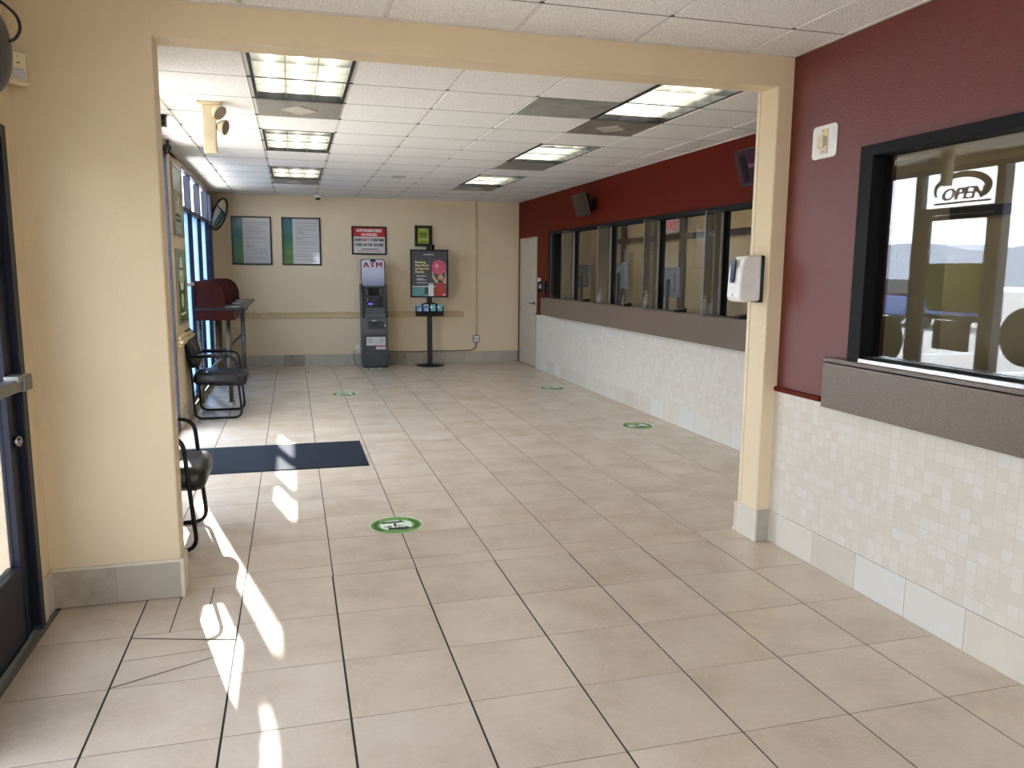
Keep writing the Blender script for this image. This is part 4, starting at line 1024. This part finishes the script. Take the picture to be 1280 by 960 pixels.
m = MB(); m.tube(fillet([(-1.03, 3.30, 2.47), (-.985, 3.32, 2.50), (-.925, 3.34, 2.45), (-.915, 3.34, 2.40), (-.945, 3.34, 2.355), (-1.02, 3.30, 2.35)], .06), .0055, 8); m.build('cable', BLACK, t)
m = MB(); m.tube([(-1.005 + .03 * cos(a * .45), 3.25 - .01 * (a / 14.), 2.44 + .035 * sin(a * .45)) for a in range(15)], .005, 8); m.build('cable_loop', BLACK, t)

# ------------------------------------------------------------------ writing desk
t = thing('writing_desk', 'tall writing desk with mahogany dividers along the left windows', 'desk', (-.84, 10.9, 0))
dy = [9.52, 10.50, 11.28, 12.06, 12.42]
for a, b in zip(dy[:3], dy[1:4]):
    m = MB(); m.prism([(-1.075, 0)] + [(-.59, 0)] + arc(-.59, .035, .035, -90, 0, 4)[1:] + [(-.555, b - a - .045)] + arc(-.59, b - a - .045, .035, 0, 90, 4) + [(-1.075, b - a - .01)], (0, a, 1.078), (1, 0, 0), (0, 1, 0), (0, 0, .032)); m.build('desktop', DESKTOP, t, .003)
m = MB(); m.prism([(-1.075, 0), (-.59, 0)] + arc(-.59, .035, .035, -90, 0, 4)[1:] + [(-.555, .30), (-1.075, .30)], (0, 12.06, 1.078), (1, 0, 0), (0, 1, 0), (0, 0, .032)); m.build('desktop', DESKTOP, t, .003)
m = MB(); m.box(-1.075, -.66, 9.53, 9.555, .965, 1.078); m.box(-.685, -.66, 9.555, 12.34, .965, 1.078); m.box(-1.075, -.66, 12.34, 12.365, .965, 1.078); m.build('apron', MAHOG, t, .002)
for y in dy[:4]:
    q = [(-1.075, 1.112), (-.755, 1.112), (-.755, 1.20)] + arc(-.935, 1.20, .18, 0, 90, 12, .215)[1:] + [(-1.075, 1.415)]
    m = MB(); m.prism(q, (0, y + .01, 0), (1, 0, 0), (0, 0, 1), (0, .022, 0)); m.build('divider', MAHOG, t, .002)
m = MB(); m.box(-1.078, -1.060, 9.53, 12.36, 1.112, 1.40); m.build('back_panel', MAHOG, t)
for y in (9.62, 12.25):
    m = MB(); m.cyl((-.735, y, 0), (-.735, y, .97), .026, 14); m.build('leg', BRONZE, t)
    m = MB(); m.tube(fillet([(-1.05, y, .97), (-1.05, y, .12), (-1.06, y, 0)], .05), .026, 12); m.build('leg', BRONZE, t)
    m = MB(); m.tube(fillet([(-1.05, y + .01, .33), (-.98, y + .01, .36), (-.74, y + .01, .60)], .05), .018, 10); m.build('brace', GREYM, t)
for y in (11.0, 11.25):
    m = MB(); m.cyl((-1.0, y, 0), (-1.0, y, .97), .022, 12); m.build('leg', BRONZE, t)
m = MB(); m.cyl((-.70, 11.9, 0), (-.70, 11.9, .97), .02, 12); m.build('leg', BRONZE, t)
m = MB(); m.cyl((-.735, 9.62, .0), (-.735, 9.62, .012), .04, 16); m.cyl((-.735, 12.25, .0), (-.735, 12.25, .012), .04, 16); m.build('foot_plates', GREYM, t)
for k, (x, y) in enumerate(((-.66, 9.62), (-.70, 10.58), (-.70, 11.36))):
    m = MB(); m.rbox(x - .05, x + .05, y, y + .05, 1.1105, 1.122, .003, 2); tag(m.build('paper_slip', PAPER), 'white paper slip on the writing desk, %s' % ('at its near front corner', 'beside the second divider', 'beside the third divider')[k], 'paper slip')
m = MB(); m.rbox(-1.06, -1.01, 10.1, 10.22, 1.4155, 1.428, .003, 2) if False else m.rbox(-1.0735, -1.035, 10.512, 10.530, 1.4155, 1.427, .003, 2)
tag(m.build('white_clip', WHITE), 'small white clip on top of the second mahogany divider', 'clip')

# ------------------------------------------------------------------ chairs
def chair(lab, x, y):
    """sled base guest chair facing +x, base centre at x, y"""
    t = thing('guest_chair', lab, 'chair', (x, y, 0), 0.0, 'black vinyl guest chairs', absolute=False)
    r = .0125
    for s in (-1, 1):
        yy = .262 * s
        pts = fillet([(-.275, yy * .86, .70), (-.225, yy, .42), (-.228, yy, .0125), (.232, yy, .0125), (.205, yy, .648), (-.262, yy, .648)], .075, 6)
        pts2 = fillet([(-.300, yy * .80, .80), (-.240, yy, .50), (-.228, yy, .0125), (.235, yy, .0125), (.185, yy, .655), (-.265, yy, .655)], .085, 7)
        m = MB(); m.tube(pts2, r, 10); m.build('side_frame', TUBE, t)
        m = MB(); m.rbox(-.19, .06, yy - .022, yy + .022, .664, .682, .008, 3); m.build('arm_pad', BLACK, t)
    m = MB(); m.tube([(-.17, -.262, .36), (-.17, .262, .36)], r, 8); m.tube([(.14, -.262, .36), (.14, .262, .36)], r, 8); m.tube([(-.228, -.262, .40), (-.228, .262, .40)], r, 8); m.build('cross_bars', TUBE, t)
    m = MB(); m.rbox(-.235, .290, -.245, .245, .352, .485, .055, 4)
    for v in m.b.verts:
        v.co.z += .018 * (1 - (v.co.y / .245) ** 2) if v.co.z > .44 else 0
        if v.co.x > .2: v.co.z -= .020
    m.build('seat', VINYL, t, smooth=True)
    M_ = Matrix.Translation((-.265, 0, .52)) @ Matrix.Rotation(R(-13), 4, 'Y')
    m = MB(); q = rrect(-.235, .235, 0, .40, .10, 6); m.prism(q, (-.038, 0, 0), (0, 1, 0), (0, 0, 1), (.076, 0, 0))
    bmesh.ops.bevel(m.b, geom=[e for e in m.b.edges if abs(e.verts[0].co.x - e.verts[1].co.x) < 1e-5], offset=.026, segments=4, profile=.5, affect='EDGES')
    for v in m.b.verts: v.co.x += .055 * (v.co.y / .235) ** 2 + .02 * ((v.co.z - .2) / .2) ** 2
    t2 = MB(); t2.merge(m, M_); t2.build('backrest', VINYL, t, smooth=True)
    m = MB(); m.tube([(-.305, -.21, .79), (-.325, 0, .79), (-.305, .21, .79)], r, 8); m.build('back_bar', TUBE, t)
    return t
chair('black vinyl armchair between the writing desk and the pier', -.785, 8.78)
chair('black vinyl armchair half hidden behind the wing wall', -.785, 4.70)

# ------------------------------------------------------------------ mat and floor stickers
t = MB(); t.rbox(-1.0, .545, 6.16, 7.085, 0, .009, .003, 2)
tag(t.build('floor_mat', CARPET), 'dark navy carpet mat on the floor before the left glass door', 'mat')
def sticker(x, y, lab, r=.162):
    t = thing('floor_sticker', lab, 'sticker', (x, y, 0), group='green round distance stickers')
    m = MB(); m.prism(arc(0, 0, r, 0, 354, 47), (x, y, .0004), (1, 0, 0), (0, 1, 0), (0, 0, .0012)); m.build('disc', GREEN, t)
    F_ = Flat((x, y, .0016), (1, 0, 0), (0, 1, 0), t); k = r / .162
    F_.polys('outer_rim', STICKW, [arc(0, 0, r * .999, a, a + 9, 1) + arc(0, 0, r * .97, a + 9, a, 1) for a in range(0, 360, 9)], 0, .0004)
    F_.polys('centre', STICKW, [rrect(-.098 * k, .098 * k, -.088 * k, .088 * k, .08 * k, 9)], 0, .0004)
    segs = []
    for a0, a1 in ((-40, 42), (140, 222)):
        a = a0
        while a < a1:
            segs.append(arc(0, 0, .140 * k, a, a + 8, 2) + arc(0, 0, .115 * k, a + 8, a, 2)); a += 11
    F_.polys('ring_print', DGREEN, segs, .0001, .0004)
    F_.polys('arrows', INK, [[(-.085 * k, .064 * k), (.03 * k, .070 * k), (.03 * k, .092 * k), (.062 * k, .048 * k), (.03 * k, .040 * k), (-.085 * k, .036 * k)],
                             [(-.055 * k, -.048 * k), (.05 * k, -.050 * k), (.05 * k, -.03 * k), (.085 * k, -.075 * k), (.05 * k, -.098 * k), (-.055 * k, -.082 * k)]], .0005, .0004)
    F_.bars('divider_bar', INK, [(-.014 * k, .002 * k, -.036 * k, .030 * k)], .0005)
    F_.text('lettering', INK, '6', -.028 * k, -.028 * k, .07 * k, None, 'CENTER', .002, .0005, rot=pi / 2)
    F_.text('lettering', INK, 'FT', .045 * k, -.034 * k, .05 * k, None, 'CENTER', .002, .0005, rot=pi / 2)
sticker(.566, 4.63, 'green round floor sticker nearest the camera, beyond the arch')
sticker(3.34, 7.16, 'green round floor sticker near the right mosaic wall, mid hall')
sticker(.586, 9.92, 'green round floor sticker left of centre, before the poster wall')
sticker(3.307, 9.815, 'green round floor sticker by the right wall toward the back')
sticker(1.235, 12.385, 'green round floor sticker at the foot of the cash machine')
# ------------------------------------------------------------------ outside
gr = MB(); gr.box(-60, -1.36, -40, 60, -.16, -.06); struct('ground', gr, speckle('asphalt', (112, 108, 103), (138, 134, 128), (160, 156, 149), .9, 60))
gr = MB(); gr.box(-4.2, -1.272, -6, 16, -.06, -.015); struct('sidewalk', gr, plain('pale_concrete', (204, 197, 186), .85))
gr = MB(); gr.box(-6, 9, -14, YF - .12, -.06, -.015); struct('ground_front', gr, plain('pale_concrete_front', (204, 197, 186), .85))
pm = MB()
for k in range(9): pm.box(-9.5, -4.6, -4 + 2.8 * k, -3.88 + 2.8 * k, -.06, -.056)
struct('trim_12', pm, plain('white_road_paint', (222, 222, 218), .7))
rf = MB(); rf.box(-1.27, 6.9, YF - .3, YB + .3, H + .3, H + .7); struct('roof', rf, plain('roof_tan', (170, 150, 120), .8))
def car(x, y, lab, c, rz=0.0):
    t = thing('parked_car', lab, 'car', (x, y, -.06), R(rz), None, absolute=False)
    body = [(-2.15, .32), (-2.2, .62), (-2.05, .86), (-1.35, .95), (1.0, .98), (1.9, .86), (2.2, .72), (2.22, .34)]
    m = MB(); m.prism(body, (0, -.86, 0), (1, 0, 0), (0, 0, 1), (0, 1.72, 0)); m.build('body', plain(lab.split()[0] + '_car_paint', c, .22, .2, .5, .02, 3, .6), t, .08)
    m = MB(); m.prism([(-1.5, .94), (-1.05, 1.36), (-.75, 1.45), (.35, 1.45), (.65, 1.38), (1.25, .97)], (0, -.74, 0), (1, 0, 0), (0, 0, 1), (0, 1.48, 0)); m.build('cabin', plain(lab.split()[0] + '_car_glass', (24, 28, 32), .08), t, .06)
    for sx in (-1.35, 1.35):
        for sy in (-1, 1):
            m = MB(); m.cyl((sx, sy * .66, .32), (sx, sy * .88, .32), .32, 22); wl_ = m.build('wheel', BLACK, t, .02)
            m = MB(); m.cyl((sx, sy * .875, .32), (sx, sy * .89, .32), .2, 18); m.build('hub', GREYM, wl_)
    m = MB(); m.rbox(2.18, 2.23, -.8, -.45, .62, .74, .02, 2); m.rbox(2.18, 2.23, .45, .8, .62, .74, .02, 2); m.build('headlights', WHITE, t)
car(-13.5, 20.5, 'blue parked car outside beyond the left windows', (36, 70, 130), 90)
car(-16.5, 15.0, 'white parked car outside beyond the left windows', (214, 214, 212), 90)
def lamp_post(x, y, lab):
    t = thing('street_lamp', lab, 'street lamp', (x, y, -.06))
    m = MB(); m.tube([(x, y, -.06), (x, y, 6.6)], [.10, .06], 12); m.cyl((x, y, -.06), (x, y, .5), .22, 14); m.build('pole', GREYM, t)
    m = MB(); m.tube([(x, y, 6.55), (x + .5, y, 6.7), (x + 1.0, y, 6.68)], .035, 8); m.build('arm', GREYM, t)
    m = MB(); m.rbox(x + .9, x + 1.5, y - .14, y + .14, 6.6, 6.74, .03, 2); m.build('lamp_head', plain('lamp_grey', (120, 120, 118), .5), t)
lamp_post(-15.0, 24.5, 'tall grey street lamp far beyond the left windows')
lamp_post(-12.0, 11.5, 'tall grey street lamp in the car park near the left door')
t = thing('utility_pole', 'wooden utility pole with crossarms far across the road', 'utility pole', (-24, 22, -.06))
m = MB(); m.tube([(-24, 22, -.06), (-24, 22, 10)], [.18, .12], 12); m.build('pole', wood('pole_wood', (86, 70, 54), (110, 92, 72), .8), t)
m = MB(); m.box(-24.08, -23.92, 20.8, 23.2, 8.8, 8.95); m.box(-24.08, -23.92, 21.2, 22.8, 7.6, 7.75); m.build('crossarms', wood('arm_wood', (80, 66, 52), (104, 88, 70), .8), t)
m = MB()
for y_, z_ in ((20.9, 9.05), (22.0, 9.1), (23.1, 9.05), (21.3, 7.85)): m.tube([(-24, y_ - 45, z_), (-24, y_ - 22, z_ - .5), (-24, y_, z_), (-24, y_ + 22, z_ - .5), (-24, y_ + 45, z_)], .02, 6)
m.build('wires', BLACK, t)
t = thing('shop_building', 'low tan building far across the road', 'building', (-44, 16, -.06))
m = MB(); m.box(-50, -40, 2, 34, -.06, 3.8); m.box(-40.3, -39.7, 1.8, 34.2, 3.8, 4.3); m.box(-40.4, -38.4, 6, 30, 2.7, 2.95); m.build('walls', plain('shop_tan', (184, 160, 128), .8), t)
for k in range(6):
    m = MB(); m.box(-40.03, -39.96, 5 + 4.5 * k, 8 + 4.5 * k, .4, 2.5); m.build('window', plain('shop_glass', (52, 60, 70), .2), t)
t = thing('palm_tree', 'palm tree outside beyond the left windows', 'palm', (-17, 29, -.06))
m = MB(); m.tube([(-17, 29, -.06), (-16.9, 29.1, 3), (-16.7, 29.2, 6.3)], [.26, .2, .17], 12); m.build('trunk', wood('palm_trunk', (96, 78, 58), (128, 106, 80), .9), t)
m = MB(); r_ = random.Random(5)
for k in range(22):
    a = k * 2.4; L_ = 1.8 + r_.random() * .8; el = r_.uniform(-.3, 1.0); pts = []
    for s_ in range(7):
        q = s_ / 6; pts.append(Vector((-16.7 + cos(a) * L_ * q, 29.2 + sin(a) * L_ * q, 6.35 + L_ * (el * q - (.55 + .35 * el) * q * q))))
    sd = Vector((-sin(a), cos(a), 0))
    for s_ in range(6):
        w0, w1 = .26 * sin(pi * (s_ / 6 * .9 + .08)), .26 * sin(pi * ((s_ + 1) / 6 * .9 + .08))
        p0, p1 = pts[s_], pts[s_ + 1]; dz = Vector((0, 0, -.10))
        m.quad([p0 - sd * w0 + dz, p0, p1, p1 - sd * w1 + dz]); m.quad([p0, p0 + sd * w0 + dz, p1 + sd * w1 + dz, p1])
m.build('fronds', plain('palm_green', (70, 92, 48), .6), t)
hl = MB(); prev = None; r_ = random.Random(9)
pts = [(-150 + 9 * k, 4 + 3 * abs(sin(k * .55)) + 2 * abs(sin(k * .23 + 1)) + r_.random() * .8) for k in range(34)]
hl.prism([(-150, -1)] + [(147, -1)] + pts[::-1], (-140, 30, 0), (0, 1, 0), (0, 0, 1), (-18, 0, 0))
struct('hills', hl, plain('hazy_hills', (150, 154, 162), .9))

# ------------------------------------------------------------------ light, sky, camera
w = D.worlds.new('sky'); sc.world = w; w.use_nodes = True
nt = w.node_tree; bg = nt.nodes['Background']
tc = nt.nodes.new('ShaderNodeTexCoord'); se = nt.nodes.new('ShaderNodeSeparateXYZ'); nt.links.new(tc.outputs['Generated'], se.inputs[0])
rp = nt.nodes.new('ShaderNodeValToRGB'); e = rp.color_ramp.elements
e[0].position = 0.0; e[0].color = (.88, .95, 1.06, 1); e[1].position = .75; e[1].color = (.44, .62, .95, 1)
el = rp.color_ramp.elements.new(.22); el.color = (.76, .88, 1.06, 1)
nt.links.new(se.outputs[2], rp.inputs[0])
ns = nt.nodes.new('ShaderNodeTexNoise'); ns.inputs['Scale'].default_value = 3.2; ns.inputs['Detail'].default_value = 6; nt.links.new(tc.outputs['Generated'], ns.inputs['Vector'])
r2 = nt.nodes.new('ShaderNodeValToRGB'); r2.color_ramp.elements[0].position = .46; r2.color_ramp.elements[1].position = .66; nt.links.new(ns.outputs[0], r2.inputs[0])
mx = nt.nodes.new('ShaderNodeMix'); mx.data_type = 'RGBA'; nt.links.new(r2.outputs[0], mx.inputs[0]); nt.links.new(rp.outputs[0], mx.inputs[6]); mx.inputs[7].default_value = (.95, 1.0, 1.07, 1)
nt.links.new(mx.outputs[2], bg.inputs[0]); bg.inputs[1].default_value = SKY

sl = D.lights.new('sun', 'SUN'); sl.energy = SUN; sl.angle = R(.6); sl.color = (1, .975, .93)
so = D.objects.new('sun', sl); COL.objects.link(so)
dv = Vector((.25, -1.0, -1.0308 * math.tan(R(29.8)))); so.rotation_euler = dv.to_track_quat('-Z', 'Y').to_euler(); so.location = (-6, 20, 12)
def portal(loc, rot, sx, sy):
    l = D.lights.new('sky_portal', 'AREA'); l.shape = 'RECTANGLE'; l.size = sx; l.size_y = sy; l.cycles.is_portal = True
    o = D.objects.new('sky_portal', l); COL.objects.link(o); o.location = loc; o.rotation_euler = rot
for a, b, z0, z1 in ((-2.2, 3.6, 0, 2.1), (5.25, 8.0, 0, 2.6), (9.0, 12.1, .1, 2.6)): portal((-1.22, (a + b) / 2, (z0 + z1) / 2), (0, R(-90), 0), z1 - z0, b - a)
portal((.7, YF - .1, 1.1), (R(90), 0, 0), 3.1, 2.1)

cam = D.cameras.new('camera'); co = D.objects.new('camera', cam); COL.objects.link(co); sc.camera = co
cam.sensor_width = 36; cam.lens = 973.557 / 1280 * 36; cam.clip_end = 500; cam.clip_start = .05
pit, yaw, rol = .1439, .2735, .0073
def ray(a, b):
    c, s = cos(rol), sin(rol); a, b = c * a + s * b, -s * a + c * b
    fw, up, x = 1, -b, a
    c, s = cos(pit), sin(pit); y = c * fw + s * up; z = -s * fw + c * up
    c, s = cos(yaw), sin(yaw); return Vector((c * x + s * y, -s * x + c * y, z))
f0 = ray(0, 0); rx = ray(1, 0) - f0; uy = f0 - ray(0, 1)
M_ = Matrix((rx.normalized(), uy.normalized(), -f0.normalized())).transposed().to_4x4(); M_.translation = (0, 0, 1.5495)
co.matrix_world = M_

vs = sc.view_settings; vs.view_transform = 'Standard'; vs.look = 'None'; vs.gamma = 1.0; vs.use_curve_mapping = False; vs.exposure = EXPO
sc.cycles.use_denoising = True; sc.cycles.max_bounces = 10; sc.cycles.diffuse_bounces = 6; sc.cycles.glossy_bounces = 5; sc.cycles.transparent_max_bounces = 20
sc.cycles.sample_clamp_indirect = 6.0; sc.cycles.caustics_reflective = False; sc.cycles.caustics_refractive = False
for o in D.objects:
    if o.get('_abs') is not None: del o['_abs']
